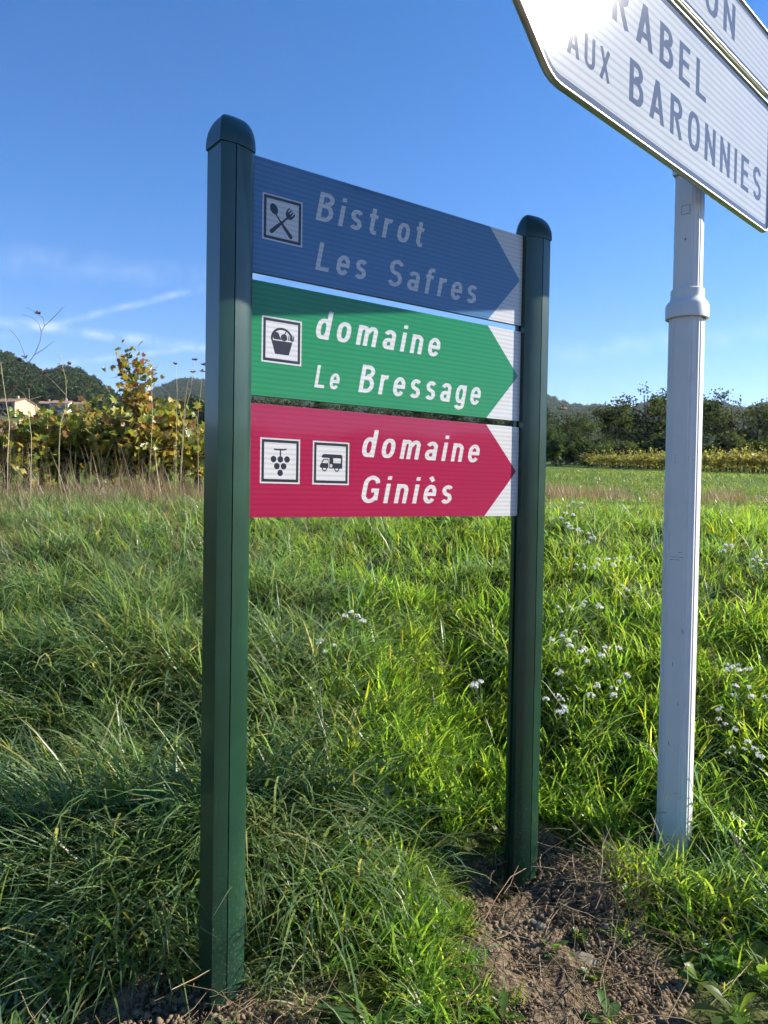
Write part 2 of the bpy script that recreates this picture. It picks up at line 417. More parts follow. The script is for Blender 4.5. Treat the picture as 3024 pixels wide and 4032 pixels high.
# picture symbols, drawn in a unit square (0..1)
def unit(loops, x0, y0, w): return [np.array(l) * w + np.array([x0, y0]) for l in loops]
def sym_cutlery():
    sh = []
    sh.append([disc(.205, .765, .125, .165, 20, R(28))])                        # spoon bowl
    sh.append([stroke([(.27, .63), (.40, .47), (.58, .27), (.78, .06)], [.022, .030, .050, .062])])
    sh.append([stroke([(.13, .10), (.34, .30), (.52, .46), (.66, .60)], [.062, .052, .032, .028])])
    head = np.array([(.60, .66), (.66, .57), (.78, .56), (.89, .66), (.93, .75), (.905, .77), (.80, .655), (.785, .67), (.875, .795), (.85, .82), (.745, .71),
                     (.73, .73), (.82, .85), (.79, .875), (.685, .765), (.67, .785), (.755, .905), (.725, .92), (.64, .83), (.60, .74)])
    sh.append([head])
    return sh
def sym_basket():
    sh = []
    arc = [(.5 + .34 * math.cos(a), .56 + .30 * math.sin(a)) for a in np.linspace(R(188), R(-2), 22)]
    sh.append([stroke(arc, .035)])
    sh.append([np.array([(.14, .50), (.86, .50), (.74, .10), (.27, .10)])])
    sh.append([np.array([(.19, .64), (.28, .75), (.37, .74), (.48, .53), (.22, .53)])])        # jar
    sh.append([disc(.57, .61, .115, .105, 18)])                                            # apple
    sh.append([stroke([(.58, .70), (.64, .79)], .016)])
    for k in range(4): sh.append([np.array([(.71 + k * .055, .54), (.745 + k * .055, .54), (.755 + k * .055, .69), (.72 + k * .055, .69)])])
    return sh
def sym_grapes():
    sh = [[stroke([(.30, .845), (.40, .835), (.50, .845), (.60, .84), (.69, .86)], .024)], [stroke([(.50, .84), (.50, .75), (.50, .66)], .024)]]
    for cx, cy in ((.27, .55), (.50, .55), (.73, .555), (.385, .345), (.615, .345), (.50, .145)):
        sh.append([disc(cx, cy, .098, n=18)])
    return sh
def sym_camper():
    body = np.array([(.16, .72), (.21, .78), (.88, .78), (.92, .74), (.92, .34), (.43, .33), (.43, .66), (.19, .66), (.13, .69)])
    win = np.array([(.58, .66), (.86, .66), (.86, .51), (.58, .51)])
    door = disc(.50, .42, .05, .055, 14)
    sh = [[body, win, door]]
    cabb = np.array([(.08, .41), (.21, .63), (.40, .63), (.40, .34), (.14, .34), (.08, .37)])
    cw = np.array([(.175, .50), (.24, .60), (.375, .60), (.375, .50)])
    sh.append([cabb, cw])
    for cx in (.255, .715): sh.append([disc(cx, .335, .095, .10, 20), disc(cx, .335, .055, .06, 16)])
    return sh

# ------------------------------------------------------------------ the two-post direction sign
YAW = 0.64157
D1 = Vector((math.cos(YAW), math.sin(YAW), 0)); NB1 = Vector((-math.sin(YAW), math.cos(YAW), 0))
O1 = Vector((-0.35267, 2.02909, 0))
PH, PG, PTOP = .2977, .0208, .8679 + CAMZ
sign = empty('direction_sign', (O1.x, O1.y, 0), YAW)
tag(sign, 'dark green two-post local direction sign with blue, green and crimson arrow panels', 'sign')
# posts: flat outer face, domed front and back, slot on the inner face
def post_section(sgn):
    sec = [(-.05, -.031), (-.036, -.0338), (-.0118, -.0352), (-.0118, -.0295), (-.0086, -.0295), (-.0086, -.0350), (.004, -.0325), (.020, -.0285), (.032, -.0240), (.042, -.0190), (.049, -.0135), (.05, -.0015),
           (.05, .0010), (.043, .0010), (.043, .0135), (.05, .0135), (.05, .021), (.045, .034), (.032, .045), (.010, .0515), (-.02, .0530), (-.05, .049)]
    sec = [(sgn * x, y) for x, y in sec]
    return sec if sgn > 0 else sec[::-1]
def make_post(u, sgn, z0, z1):
    b = MB(); b.prism(post_section(sgn), z0, z1, n_z=1)
    p = b.build('post', post_green, sign); p.location = (u, 0, 0); smooth_by_angle(p, 28)
    # cap: lip that overhangs the post, rounded vault above
    c = MB(); rings = []
    outl = [(sgn * x, y) for x, y in [(-.05, -.031), (-.036, -.0338), (-.010, -.0352), (.004, -.0325), (.020, -.0285), (.032, -.0240), (.042, -.0190), (.049, -.0135), (.05, .0), (.05, .021), (.045, .034), (.032, .045), (.010, .0515), (-.02, .053), (-.05, .049)]]
    cy_ = .009
    prof = [(-.010, 1.075, 1.075), (.000, 1.075, 1.075), (.016, 1.06, 1.05), (.034, 1.0, .94), (.049, .90, .78), (.061, .77, .57), (.069, .60, .34), (.072, .42, .12)]
    k = len(outl); v = []
    for z, sx, sy in prof: v += [(x * sx, cy_ + (y - cy_) * sy, z1 + z) for x, y in outl]
    f = [(i * k + j, i * k + (j + 1) % k, (i + 1) * k + (j + 1) % k, (i + 1) * k + j) for i in range(len(prof) - 1) for j in range(k)]
    if sgn < 0: f = [q[::-1] for q in f]
    f.append(tuple((len(prof) - 1) * k + j for j in range(k))[::sgn]); f.append(tuple(range(k))[::-sgn])
    c.add(v, f); co = c.build('cap', cap_green, p); smooth_by_angle(co, 40)
    return p
LPU, RPU = -.0525, 1.0525
make_post(LPU, 1, -.35, 2.206)
make_post(RPU, -1, -.35, 2.206)

def panel(k, fm, pics, texts, label):
    zt = PTOP - k * (PH + PG); zb = zt - PH
    pn = ob('panel', None, sign, (0, 0, zb))
    b = MB()                                     # folded rails that stiffen the sheet, and its back ribs
    b.box((-.002, .0012, -.0005), (1.001, .0125, .0030)); b.box((-.002, .0012, PH - .0030), (1.001, .0125, PH + .0005))
    b.box((.9985, .0012, .0034), (1.0012, .0125, PH - .0034))
    rl = b.build('edge_rail', rail_mat, pn)
    fx = lambda s, t: (s, 0.0, t)
    L = [('arrow_ground', film_white, [[rect(-.0015, 0, 1.001, PH)]]),
         ('colour_field', fm, [[np.array([(-.0015, 0), (.848, 0), (.991, PH / 2), (.848, PH), (-.0015, PH)])]])]
    pl = []; pb = []; sy = []
    for (x0, sym) in pics:
        w = .1205; y0 = .0895
        pl.append([rect(x0, y0, x0 + w, y0 + w)])
        g = .0042; fb = .0075
        pb.append([rect(x0 + g, y0 + g, x0 + w - g, y0 + w - g), rect(x0 + g + fb, y0 + g + fb, x0 + w - g - fb, y0 + w - g - fb)])
        q = g + fb + .004
        sy.append([unit(loops, x0 + q, y0 + q, w - 2 * q) for loops in sym()])
    for q in pl: L.append(('pictogram_plate', film_white, [q]))
    for q in pb: L.append(('pictogram_frame', film_black, [q]))
    for q in sy: L.append(('pictogram_symbol', film_black, q))
    for tx in texts:
        for lt in text_letters(**tx): L.append(('letter', film_white, lt))
    sheet(L, pn, fx)
    pn['label'] = label
    return pn
def T(txt, s0, s1, base, cap=.0795, **k): return dict(txt=txt, s0=s0, s1=s1, base=base, cap=cap, shear=.16, w=.070, gap=.22, **k)
panel(0, film_blue, [(.0295, sym_cutlery)], [T('Bistrot', .1914, .5756, .1742), T('Les', .1922, .3652, .0395, .0775), T('Safres', .441, .7966, .0395, .0795)],
      'blue arrow panel with a spoon and fork symbol')
panel(1, film_green, [(.0320, sym_basket)], [T('domaine', .1979, .6468, .1715), T('Le', .1945, .2776, .0375, .062), T('Bressage', .3416, .8218, .0380)],
      'green arrow panel with a full basket symbol')
panel(2, film_red, [(.0318, sym_grapes), (.1930, sym_camper)], [T('domaine', .3583, .8218, .1722), T('Giniès', .3587, .7086, .0395)],
      'crimson arrow panel with grape and camper van symbols')

# ------------------------------------------------------------------ the large white road sign on its grooved pole
YAW2 = 0.79597
D2 = Vector((math.cos(YAW2), math.sin(YAW2), 0)); NB2 = Vector((-math.sin(YAW2), math.cos(YAW2), 0))
P2 = Vector((0.97908, 2.60356, 0))
big_white = film('big_sign_white', (.42, .44, .455), pitch=.0235, zlo=.76, rough=.055)
big_grey = film('big_sign_grey', (.10, .115, .15), pitch=.0235, zlo=.93, rough=.055)
def road_panel(name, outline, border, texts, label, z_off):
    t = empty(name, (P2.x, P2.y, 0), YAW2); tag(t, label, 'sign', 'white direction panels on the grooved pole')
    # folded metal rim all round
    poly = np.array(outline, float); k = len(poly)
    def inset(P, d):
        A = np.roll(P, 1, 0); B = np.roll(P, -1, 0); o_ = []
        for a, p, b in zip(A, P, B):
            e1 = (p - a) / np.linalg.norm(p - a); e2 = (b - p) / np.linalg.norm(b - p)
            n1 = np.array([-e1[1], e1[0]]); n2 = np.array([-e2[1], e2[0]]); q = n1 + n2
            o_.append(p + d * q / (1 + n1 @ n2))
        return np.array(o_)
    def rounded(P, r, n=4):
        A = np.roll(P, 1, 0); B = np.roll(P, -1, 0); o_ = []
        for a, p, b in zip(A, P, B):
            u1 = (a - p) / np.linalg.norm(a - p); u2 = (b - p) / np.linalg.norm(b - p)
            for q in np.linspace(0, 1, n):
                o_.append(((1 - q) ** 2) * (p + u1 * r) + 2 * q * (1 - q) * p + q * q * (p + u2 * r))
        return np.array(o_)
    outer = rounded(poly, .045); inn = inset(outer, .010); m = len(outer)
    prof = [(inset(outer, .004), .016), (outer, .012), (outer, -.003), (inset(outer, .003), -.006), (inset(outer, .007), -.006), (inn, -.003), (inn, -.0005)]
    v = []
    for ring, y in prof: v += [(a, y, b) for a, b in ring]
    f = [(i * m + j, i * m + (j + 1) % m, (i + 1) * m + (j + 1) % m, (i + 1) * m + j) for i in range(len(prof) - 1) for j in range(m)]
    b = MB().add(v, f); rim = b.build('rim', alu, t); smooth_by_angle(rim, 50)
    L = [('border', big_grey, [[inset(outer, .0102)]]), ('face', big_white, [[inset(outer, .0102 + border)]])]
    for tx in texts:
        for lt in text_letters(**tx): L.append(('letter', big_grey, lt))
    sheet(L, t, lambda s, q: (s, 0.0, q))
    return t
zb, zt_ = 1.0650 + CAMZ, 1.5740 + CAMZ
zm = (zb + zt_) / 2
def TB(txt, s0, s1, base, cap, **k): return dict(txt=txt, s0=s0, s1=s1, base=base + CAMZ, cap=cap, w=.074, gap=.23, **k)
road_panel('road_sign', [(-.815, zb), (.778, zb), (.778, zt_), (-.815, zt_), (-1.11, zm)], .021,
           [TB('MIRABEL', -.745, .145, 1.356, .126), TB('AUX', -.742, -.515, 1.168, .088), TB('BARONNIES', -.400, .690, 1.167, .126)],
           'long white arrow sign with two lines of grey capitals and a metal rim', 0)
zb, zt_ = 1.5985 + CAMZ, 1.842 + CAMZ
zm = (zb + zt_) / 2
road_panel('road_sign', [(-.90, zb), (.778, zb), (.778, zt_), (-.90, zt_), (-1.04, zm)], .018,
           [TB('PIÉGON', -.42, .385, 1.665, .126)],
           'shallow white arrow sign mounted above the two-line arrow sign', 0)
pole_white = principled('pole_white', (.70, .685, .66), .42, .5, noise=5, vary=.05)
# scuffs and grime on the pole paint
def scuff(m):
    t = m.node_tree; p = [n for n in t.nodes if n.type == 'BSDF_PRINCIPLED'][0]
    tc = [n for n in t.nodes if n.type == 'TEX_COORD'][0]
    mp = N(t, 'ShaderNodeMapping'); mp.inputs['Scale'].default_value = (14, 14, 3.0); t.links.new(tc.outputs['Object'], mp.inputs[0])
    nz = N(t, 'ShaderNodeTexNoise'); nz.inputs['Scale'].default_value = 2.2; nz.inputs['Detail'].default_value = 9; nz.inputs['Roughness'].default_value = .7
    t.links.new(mp.outputs[0], nz.inputs['Vector'])
    f = mth(t, 'MULTIPLY', mth(t, 'SUBTRACT', nz.outputs[0], .645), 14, clamp=True)
    src = p.inputs['Base Color'].links[0].from_socket
    mx = N(t, 'ShaderNodeMix', data_type='RGBA'); mx.inputs[7].default_value = (.16, .16, .16, 1)
    t.links.new(f, mx.inputs[0]); t.links.new(src, mx.inputs[6]); t.links.new(mx.outputs[2], p.inputs['Base Color'])
scuff(pole_white)
PX, PY = 1.094, 2.864
pole = empty('sign_pole', (PX, PY, 0), YAW2 + R(9)); tag(pole, 'tall white grooved metal pole that carries the white road signs', 'pole')
def pole_section(r):
    s = []
    for q in range(4):
        a = q * math.pi / 2
        base = [(1.0, -.44), (1.0, .44), (.94, .48), (.91, .64), (.80, .68), (.68, .80), (.64, .91), (.48, .94)]
        for x, y in base:
            s.append((r * (x * math.cos(a) - y * math.sin(a)), r * (x * math.sin(a) + y * math.cos(a))))
    return s
lo = MB().prism(pole_section(.0575), -.40, 2.005).build('lower_tube', pole_white, pole); smooth_by_angle(lo, 12)
up = MB().prism(pole_section(.0470), 2.0, 3.35).build('upper_tube', pole_white, pole); smooth_by_angle(up, 12)
cb = MB(); prof = [(.0655, 1.985), (.0755, 1.985), (.0755, 2.030), (.070, 2.042), (.0615, 2.050), (.0585, 2.062), (.0585, 2.088), (.0545, 2.092), (.050, 2.092)]
v = []; n_ = 28
for r_, z_ in prof: v += [(r_ * math.cos(2 * math.pi * j / n_), r_ * math.sin(2 * math.pi * j / n_), z_) for j in range(n_)]
f = [(i * n_ + j, i * n_ + (j + 1) % n_, (i + 1) * n_ + (j + 1) % n_, (i + 1) * n_ + j) for i in range(len(prof) - 1) for j in range(n_)]
cb.add(v, f); co = cb.build('collar', pole_white, pole); smooth_by_angle(co, 35)
grime = principled('grime', (.06, .06, .07), .8, .2, noise=80, vary=.4)
rx_ = -.0470                                                  # outlines left by stickers that were pulled off, and strap scratches
for (y0_, y1_, z0_, z1_) in ((-.014, .016, 2.352, 2.3535), (-.014, .016, 2.383, 2.3842), (-.014, -.0125, 2.352, 2.384), (.0148, .016, 2.354, 2.382), (-.004, .003, 2.262, 2.264), (-.001, .002, 2.258, 2.268)):
    MB().box((rx_ - .0004, y0_, z0_), (rx_ + .001, y1_, z1_)).build('sticker_mark', grime, pole)
for (y0_, y1_, z0_) in ((-.024, .020, 1.118), (-.010, .024, 1.108), (-.020, -.004, 1.135), (.004, .0055, .72), (-.018, -.0165, .58), (.010, .012, .43)):
    MB().box((-.0575 - .0004, y0_, z0_), (-.0565, y1_, z0_ + (.0012 if y1_ - y0_ > .01 else .016))).build('scratch', grime, pole)
for z_ in (2.50, 2.82, 3.02, 3.11):
    MB().box((-.050, -.050, z_), (.050, .050, z_ + .035)).build('clamp', alu, pole)
# ------------------------------------------------------------------ the lie of the land
def sstep(a, b, x):
    t = np.clip((x - a) / (b - a), 0, 1); return t * t * (3 - 2 * t)
_g = np.random.default_rng(3).random((64, 64)) * 2 - 1
def vnoise(x, y, s):
    x = np.asarray(x) / s; y = np.asarray(y) / s
    xi = np.floor(x).astype(int); yi = np.floor(y).astype(int); fx = x - xi; fy = y - yi
    fx = fx * fx * (3 - 2 * fx); fy = fy * fy * (3 - 2 * fy)
    g = lambda i, j: _g[i % 64, j % 64]
    return (g(xi, yi) * (1 - fx) + g(xi + 1, yi) * fx) * (1 - fy) + (g(xi, yi + 1) * (1 - fx) + g(xi + 1, yi + 1) * fx) * fy
YS = [-400, -60, -8, -4.2, -1.0, .6, 1.7, 2.1, 2.5, 3.0, 3.5, 4.5, 6.0, 7.5, 10, 15, 20, 30, 52, 84, 100, 140, 300, 900, 3000]
ZS = [-1.2, -1.4, -1.46, -1.46, -1.42, -1.40, -1.36, -1.32, -1.21, -1.01, -.83, -.52, -.25, -.13, -.10, .03, .26, .80, 1.70, 3.2, 4.2, 6.0, 9, 12, 12]
def H(x, y):
    """ground height"""
    x = np.asarray(x, float); y = np.asarray(y, float)
    toe = .55 * sstep(-.15, .45, x) * sstep(1.6, 2.2, y) * (1 - sstep(2.9, 5.6, y))      # the foot of the bank lies farther back on the right
    z = np.interp(y - toe + .10 * np.sin(x * 1.1 + .4) * sstep(2.5, 4, y), YS, ZS) + CAMZ
    near = sstep(1.2, 2.2, y) * (1 - sstep(9, 16, y)) * sstep(-14, -6, x) * (1 - sstep(7, 14, x))
    z = z + near * (.040 * vnoise(x, y, .9) + .026 * vnoise(x + 7, y + 3, .42) + .018 * vnoise(x, y + 9, .2))
    lf = 1 - sstep(-.45, -.05, x)                                  # lip and hollow in the bank on the left
    z = z + lf * (.07 * np.exp(-((y - 2.55) / .20) ** 2) - .10 * np.exp(-((y - 2.98) / .13) ** 2) + .03 * np.exp(-((y - 3.35) / .25) ** 2))
    z = z + .13 * np.exp(-((x - .78) / .20) ** 2 - ((y - 2.55) / .17) ** 2)       # earth mound by the far post
    z = z - .03 * np.exp(-((x - .30) / .20) ** 2 - ((y - 2.60) / .18) ** 2)
    dl = y - (13.5 + .12 * x)                                      # old drain beyond the bank on the right
    z = z - .22 * np.exp(-(dl / 1.3) ** 2) * sstep(2.0, 4.5, x)
    far = sstep(16, 60, np.hypot(x, y))
    z = z + far * 1.2 * vnoise(x, y, 90) * sstep(140, 400, np.hypot(x, y))
    return z
def Hs(x, y): return float(H(np.array([x]), np.array([y]))[0])
def bare(x, y):
    """how bare the earth lies, 0..1"""
    x = np.asarray(x, float); y = np.asarray(y, float)
    n = .10 * vnoise(x, y, .3) + .06 * vnoise(x + 5, y, .13)
    a = 1 - sstep(.80, 1.15, np.hypot((x - .53) / .31, (y - 2.22) / .56) + n * 3)
    b = 1 - sstep(.7, 1.1, np.hypot((x - .40) / .20, (y - 2.60) / .15) + n * 3)
    c = (1 - sstep(2.02, 2.12, y + n)) * sstep(-.80, -.62, x + n) * (1 - sstep(-.22, -.08, x + n))
    v_ = 1 - sstep(1.35, 1.6, y + n)                               # unseen ground beside the road, made bare to bounce light onto the signs
    return np.clip(np.maximum(np.maximum(np.maximum(a, b), c), v_ * (y > -40)), 0, 1)
def axis(parts):
    o = []
    for a, b, s in parts: o += list(np.arange(a, b, s))
    return np.array(o + [parts[-1][1]])
gx = axis([(-3000, -400, 130), (-400, -60, 17), (-60, -10, 2.0), (-10, -3, .35), (-3, -1.4, .07), (-1.4, 1.8, .02), (1.8, 4, .07), (4, 10, .35), (10, 60, 2.0), (60, 400, 17), (400, 3000, 130)])
gy = axis([(-3000, -400, 130), (-400, -60, 17), (-60, -8, 2.0), (-8, .8, .4), (.8, 1.6, .1), (1.6, 3.0, .018), (3.0, 3.6, .04), (3.6, 9, .08), (9, 20, .3), (20, 60, 1.3), (60, 140, 4), (140, 400, 17), (400, 3000, 130)])
XX, YY = np.meshgrid(gx, gy); ZZ = H(XX, YY)
BB = bare(XX, YY)
ZZ = ZZ + BB * (.020 * vnoise(XX, YY, .11) + .016 * vnoise(XX + 3, YY, .06) + .010 * vnoise(XX, YY + 5, .035))
nx, ny = len(gx), len(gy)
idx = np.arange(nx * ny).reshape(ny, nx)
q = np.stack([idx[:-1, :-1], idx[:-1, 1:], idx[1:, 1:], idx[1:, :-1]], -1).reshape(-1, 4)
gm, t, o_ = mat('ground')
p = N(t, 'ShaderNodeBsdfPrincipled'); p.inputs['Roughness'].default_value = .95; p.inputs['Specular IOR Level'].default_value = .1
tc = N(t, 'ShaderNodeTexCoord'); ba = N(t, 'ShaderNodeAttribute', attribute_name='bare')
def nramp(scale, c0, c1, lo=.35, hi=.65, det=6):
    nz = N(t, 'ShaderNodeTexNoise'); nz.inputs['Scale'].default_value = scale; nz.inputs['Detail'].default_value = det
    t.links.new(tc.outputs['Object'], nz.inputs['Vector'])
    rp = N(t, 'ShaderNodeValToRGB'); e = rp.color_ramp.elements
    e[0].position = lo; e[1].position = hi; e[0].color = (*c0, 1); e[1].color = (*c1, 1)
    t.links.new(nz.outputs[0], rp.inputs[0]); return rp.outputs[0], nz.outputs[0]
soil, sn = nramp(48, (.085, .060, .038), (.21, .155, .098), det=9)
turf, _ = nramp(3.2, (.030, .040, .012), (.085, .090, .030))
meadow, _ = nramp(.35, (.060, .105, .018), (.100, .150, .028), .3, .7, 9)
def mixc(f, a, b):
    mx = N(t, 'ShaderNodeMix', data_type='RGBA'); t.links.new(f, mx.inputs[0]); t.links.new(a, mx.inputs[6]); t.links.new(b, mx.inputs[7]); return mx.outputs[2]
sp = N(t, 'ShaderNodeSeparateXYZ'); t.links.new(tc.outputs['Object'], sp.inputs[0])
fy = mth(t, 'MULTIPLY', mth(t, 'SUBTRACT', sp.outputs[1], 6.5), 1 / 3.0, clamp=True)
t.links.new(mixc(ba.outputs['Fac'], mixc(fy, turf, meadow), soil), p.inputs['Base Color'])
bp = N(t, 'ShaderNodeBump'); bp.inputs['Strength'].default_value = 1.0; bp.inputs['Distance'].default_value = .022
t.links.new(sn, bp.inputs['Height']); t.links.new(bp.outputs[0], p.inputs['Normal'])
t.links.new(p.outputs[0], o_.inputs['Surface'])
gme = mesh('ground', np.stack([XX.ravel(), YY.ravel(), ZZ.ravel()], 1), q, [gm], True)
a_ = gme.attributes.new('bare', 'FLOAT', 'POINT'); a_.data.foreach_set('value', BB.ravel().astype(np.float32))
ground = ob('ground', gme); tag(ground, 'grassy roadside bank rising to open fields', kind='structure')
# the road the photograph is taken from
asph = principled('asphalt', (.13, .127, .12), .9, .2, noise=60, vary=.35, bump=(180, .4, .006))
rx = np.linspace(-160, 160, 81)
rv = []; rf = []
for x_ in rx:
    for y_ in (-7.4, -1.3): rv.append((x_, y_, Hs(x_, y_) + .012))
for i in range(80): rf.append((2 * i, 2 * i + 2, 2 * i + 3, 2 * i + 1))
road = ob('road', mesh('road', rv, rf, [asph])); tag(road, 'asphalt country road below the bank', kind='structure')
paint = principled('road_paint', (.72, .72, .70), .7, .3, noise=30, vary=.2)
for y_ in (-1.62, -7.1):
    lv = []; lf_ = []
    for x_ in rx:
        for dy in (0, .12): lv.append((x_, y_ + dy, Hs(x_, y_) + .018))
    for i in range(80): lf_.append((2 * i, 2 * i + 2, 2 * i + 3, 2 * i + 1))
    ob('edge_line', mesh('edge_line', lv, lf_, [paint]), road)
# ------------------------------------------------------------------ grass, straw and weeds
m_long = leafy('grass_long', (.130, .195, .072), .48, .042, .45, tcol=(.28, .40, .09))
m_lush = leafy('grass_lush', (.098, .170, .022), .55, .025, .36, tcol=(.36, .50, .04))
m_fine = leafy('grass_fine', (.100, .140, .034), .50, .03, .35, tcol=(.26, .36, .055))
m_dry = leafy('grass_dry', (.30, .215, .105), .35, .05, .5, tcol=(.36, .26, .11))
m_weed = leafy('weed_leaf', (.075, .140, .032), .45, .015, .35, tcol=(.22, .40, .04))
m_stem = principled('weed_stem', (.10, .15, .05), .7, .3)
m_white = leafy('petal_white', (.90, .89, .84), .4, .02, .5, tcol=(.75, .75, .68), vary=.06)
def blades(g, n, ln, wd, tilt, bend, spread, az=None, seg=6, dry=.08, tintv=.25, zmin=-.03):
    """one tuft: verts, faces, tint"""
    L = g.uniform(*ln, n) * g.uniform(.75, 1.0, n); w = g.uniform(*wd, n)
    A = g.uniform(0, 2 * math.pi, n) if az is None else g.normal(az[0], az[1], n)
    t0 = g.uniform(*tilt, n); be = g.uniform(*bend, n); tw = g.uniform(-.9, .9, n)
    r = spread * np.sqrt(g.random(n)); ra = g.uniform(0, 2 * math.pi, n)
    px = r * np.cos(ra); py = r * np.sin(ra); pz = np.full(n, zmin)
    prof = np.array([.75, 1.0, .97, .85, .62, .34, .02]) if seg == 6 else np.interp(np.linspace(0, 1, seg + 1), [0, .2, .6, 1], [.75, 1, .8, .02])
    V = np.zeros((n, seg + 1, 2, 3)); drift = g.normal(0, .28, n)
    for k in range(seg + 1):
        a = A + drift * (k / seg)
        sx = -np.sin(a + tw * .5); sy = np.cos(a + tw * .5); sz = .35 * tw
        hw = w * prof[k] / 2
        V[:, k, 0] = np.stack([px + sx * hw, py + sy * hw, pz + sz * hw], 1); V[:, k, 1] = np.stack([px - sx * hw, py - sy * hw, pz - sz * hw], 1)
        th = np.minimum(t0 + be * ((k + .5) / seg) ** 1.25, 2.6); st = L / seg
        px = px + np.sin(th) * np.cos(a) * st; py = py + np.sin(th) * np.sin(a) * st; pz = pz + np.cos(th) * st
    base = (np.arange(n) * (seg + 1) * 2)[:, None]
    F = []
    for k in range(seg):
        F.append(np.stack([base[:, 0] + 2 * k, base[:, 0] + 2 * k + 1, base[:, 0] + 2 * k + 3, base[:, 0] + 2 * k + 2], 1))
    tint = np.ones((n, 3)) * g.uniform(1 - tintv, 1 + tintv, n)[:, None]
    tint[:, 0] *= g.uniform(.8, 1.35, n); tint[:, 2] *= g.uniform(.7, 1.4, n)
    d = g.random(n) < dry
    tint[d] = tint[d] * np.array([2.6, 1.45, 1.5])
    tint = np.repeat(tint, (seg + 1) * 2, 0)
    return V.reshape(-1, 3), np.concatenate(F), tint
def proto_set(name, items):
    """hidden collection of tuft meshes for scattering"""
    c = bpy.data.collections.new(name)
    for i, (v, f, tn, m) in enumerate(items):
        o = bpy.data.objects.new('%s_%02d' % (name, i), mesh(name, v, f, [m], True, tn)); c.objects.link(o)
    return c
def scatter(name, coll, pts, rot, scl, idx, label, cat):
    me = bpy.data.meshes.new(name); me.from_pydata([tuple(p) for p in pts], [], [])
    a = me.attributes.new('rot', 'FLOAT_VECTOR', 'POINT'); a.data.foreach_set('vector', np.asarray(rot, np.float32).ravel())
    a = me.attributes.new('scl', 'FLOAT_VECTOR', 'POINT')
    s = np.asarray(scl, np.float32); s = np.stack([s, s, s], 1) if s.ndim == 1 else s
    a.data.foreach_set('vector', s.ravel())
    a = me.attributes.new('pick', 'INT', 'POINT'); a.data.foreach_set('value', np.asarray(idx, np.int32))
    o = ob(name, me); tag(o, label, cat, kind='stuff')
    ng = bpy.data.node_groups.new(name, 'GeometryNodeTree')
    ng.interface.new_socket('Geometry', in_out='INPUT', socket_type='NodeSocketGeometry')
    ng.interface.new_socket('Geometry', in_out='OUTPUT', socket_type='NodeSocketGeometry')
    gi = N(ng, 'NodeGroupInput'); go = N(ng, 'NodeGroupOutput')
    ci = N(ng, 'GeometryNodeCollectionInfo'); ci.inputs[0].default_value = coll
    ci.inputs['Separate Children'].default_value = True; ci.inputs['Reset Children'].default_value = True
    ip = N(ng, 'GeometryNodeInstanceOnPoints'); ip.inputs['Pick Instance'].default_value = True
    def na(nm, dt):
        n = N(ng, 'GeometryNodeInputNamedAttribute', data_type=dt); n.inputs['Name'].default_value = nm
        return [s for s in n.outputs if s.enabled and s.name == 'Attribute'][0]
    e2r = N(ng, 'FunctionNodeEulerToRotation')
    ng.links.new(na('rot', 'FLOAT_VECTOR'), e2r.inputs[0])
    ng.links.new(gi.outputs[0], ip.inputs['Points']); ng.links.new(ci.outputs[0], ip.inputs['Instance'])
    ng.links.new(na('pick', 'INT'), ip.inputs['Instance Index']); ng.links.new(e2r.outputs[0], ip.inputs['Rotation'])
    ng.links.new(na('scl', 'FLOAT_VECTOR'), ip.inputs['Scale'])
    ng.links.new(ip.outputs[0], go.inputs[0])
    md = o.modifiers.new('scatter', 'NODES'); md.node_group = ng
    return o
def sow(g, n, y0, y1, half=.60, pad=.7, xlo=-99, xhi=99, power=1.0):
    """points spread evenly over the ground that the picture shows between two distances"""
    y = y0 + (y1 - y0) * g.random(n * 3) ** power; x = (g.random(n * 3) * 2 - 1) * (half * y1 + pad)
    k = (abs(x) < half * y + pad) & (x > xlo) & (x < xhi)
    return x[k][:n], y[k][:n]
g = np.random.default_rng(21)
PI = math.pi
# --- grass of the bank: every blade rooted on the ground itself
def field(x, y, hmin, hmax, s=.42, off=0.0):
    return hmin + (hmax - hmin) * np.clip(.5 + .5 * vnoise(x + off, y, s) + .25 * vnoise(x, y + off, s * .4), 0, 1)
def place(g, x, y, keep, smin, smax, spin=PI, lean=.25, off=0.0, sink=.0):
    k = g.random(len(x)) < keep; x, y = x[k], y[k]
    z = H(x, y) - sink
    e = .05; sx = (H(x + e, y) - H(x - e, y)) / (2 * e); sy = (H(x, y + e) - H(x, y - e)) / (2 * e)
    rot = np.stack([np.arctan(sy) * lean + g.normal(0, .10, len(x)), -np.arctan(sx) * lean + g.normal(0, .10, len(x)), g.uniform(-spin, spin, len(x))], 1)
    return np.stack([x, y, z], 1), rot, field(x, y, smin, smax, off=off) * g.uniform(.8, 1.2, len(x))
def wl(x): return 1 - sstep(-.55, .25, x)                        # left side of the bank
def clump(x, y, s=.30, lo=-.35, hi=.25, off=0): return sstep(lo, hi, vnoise(x + off, y - off, s))
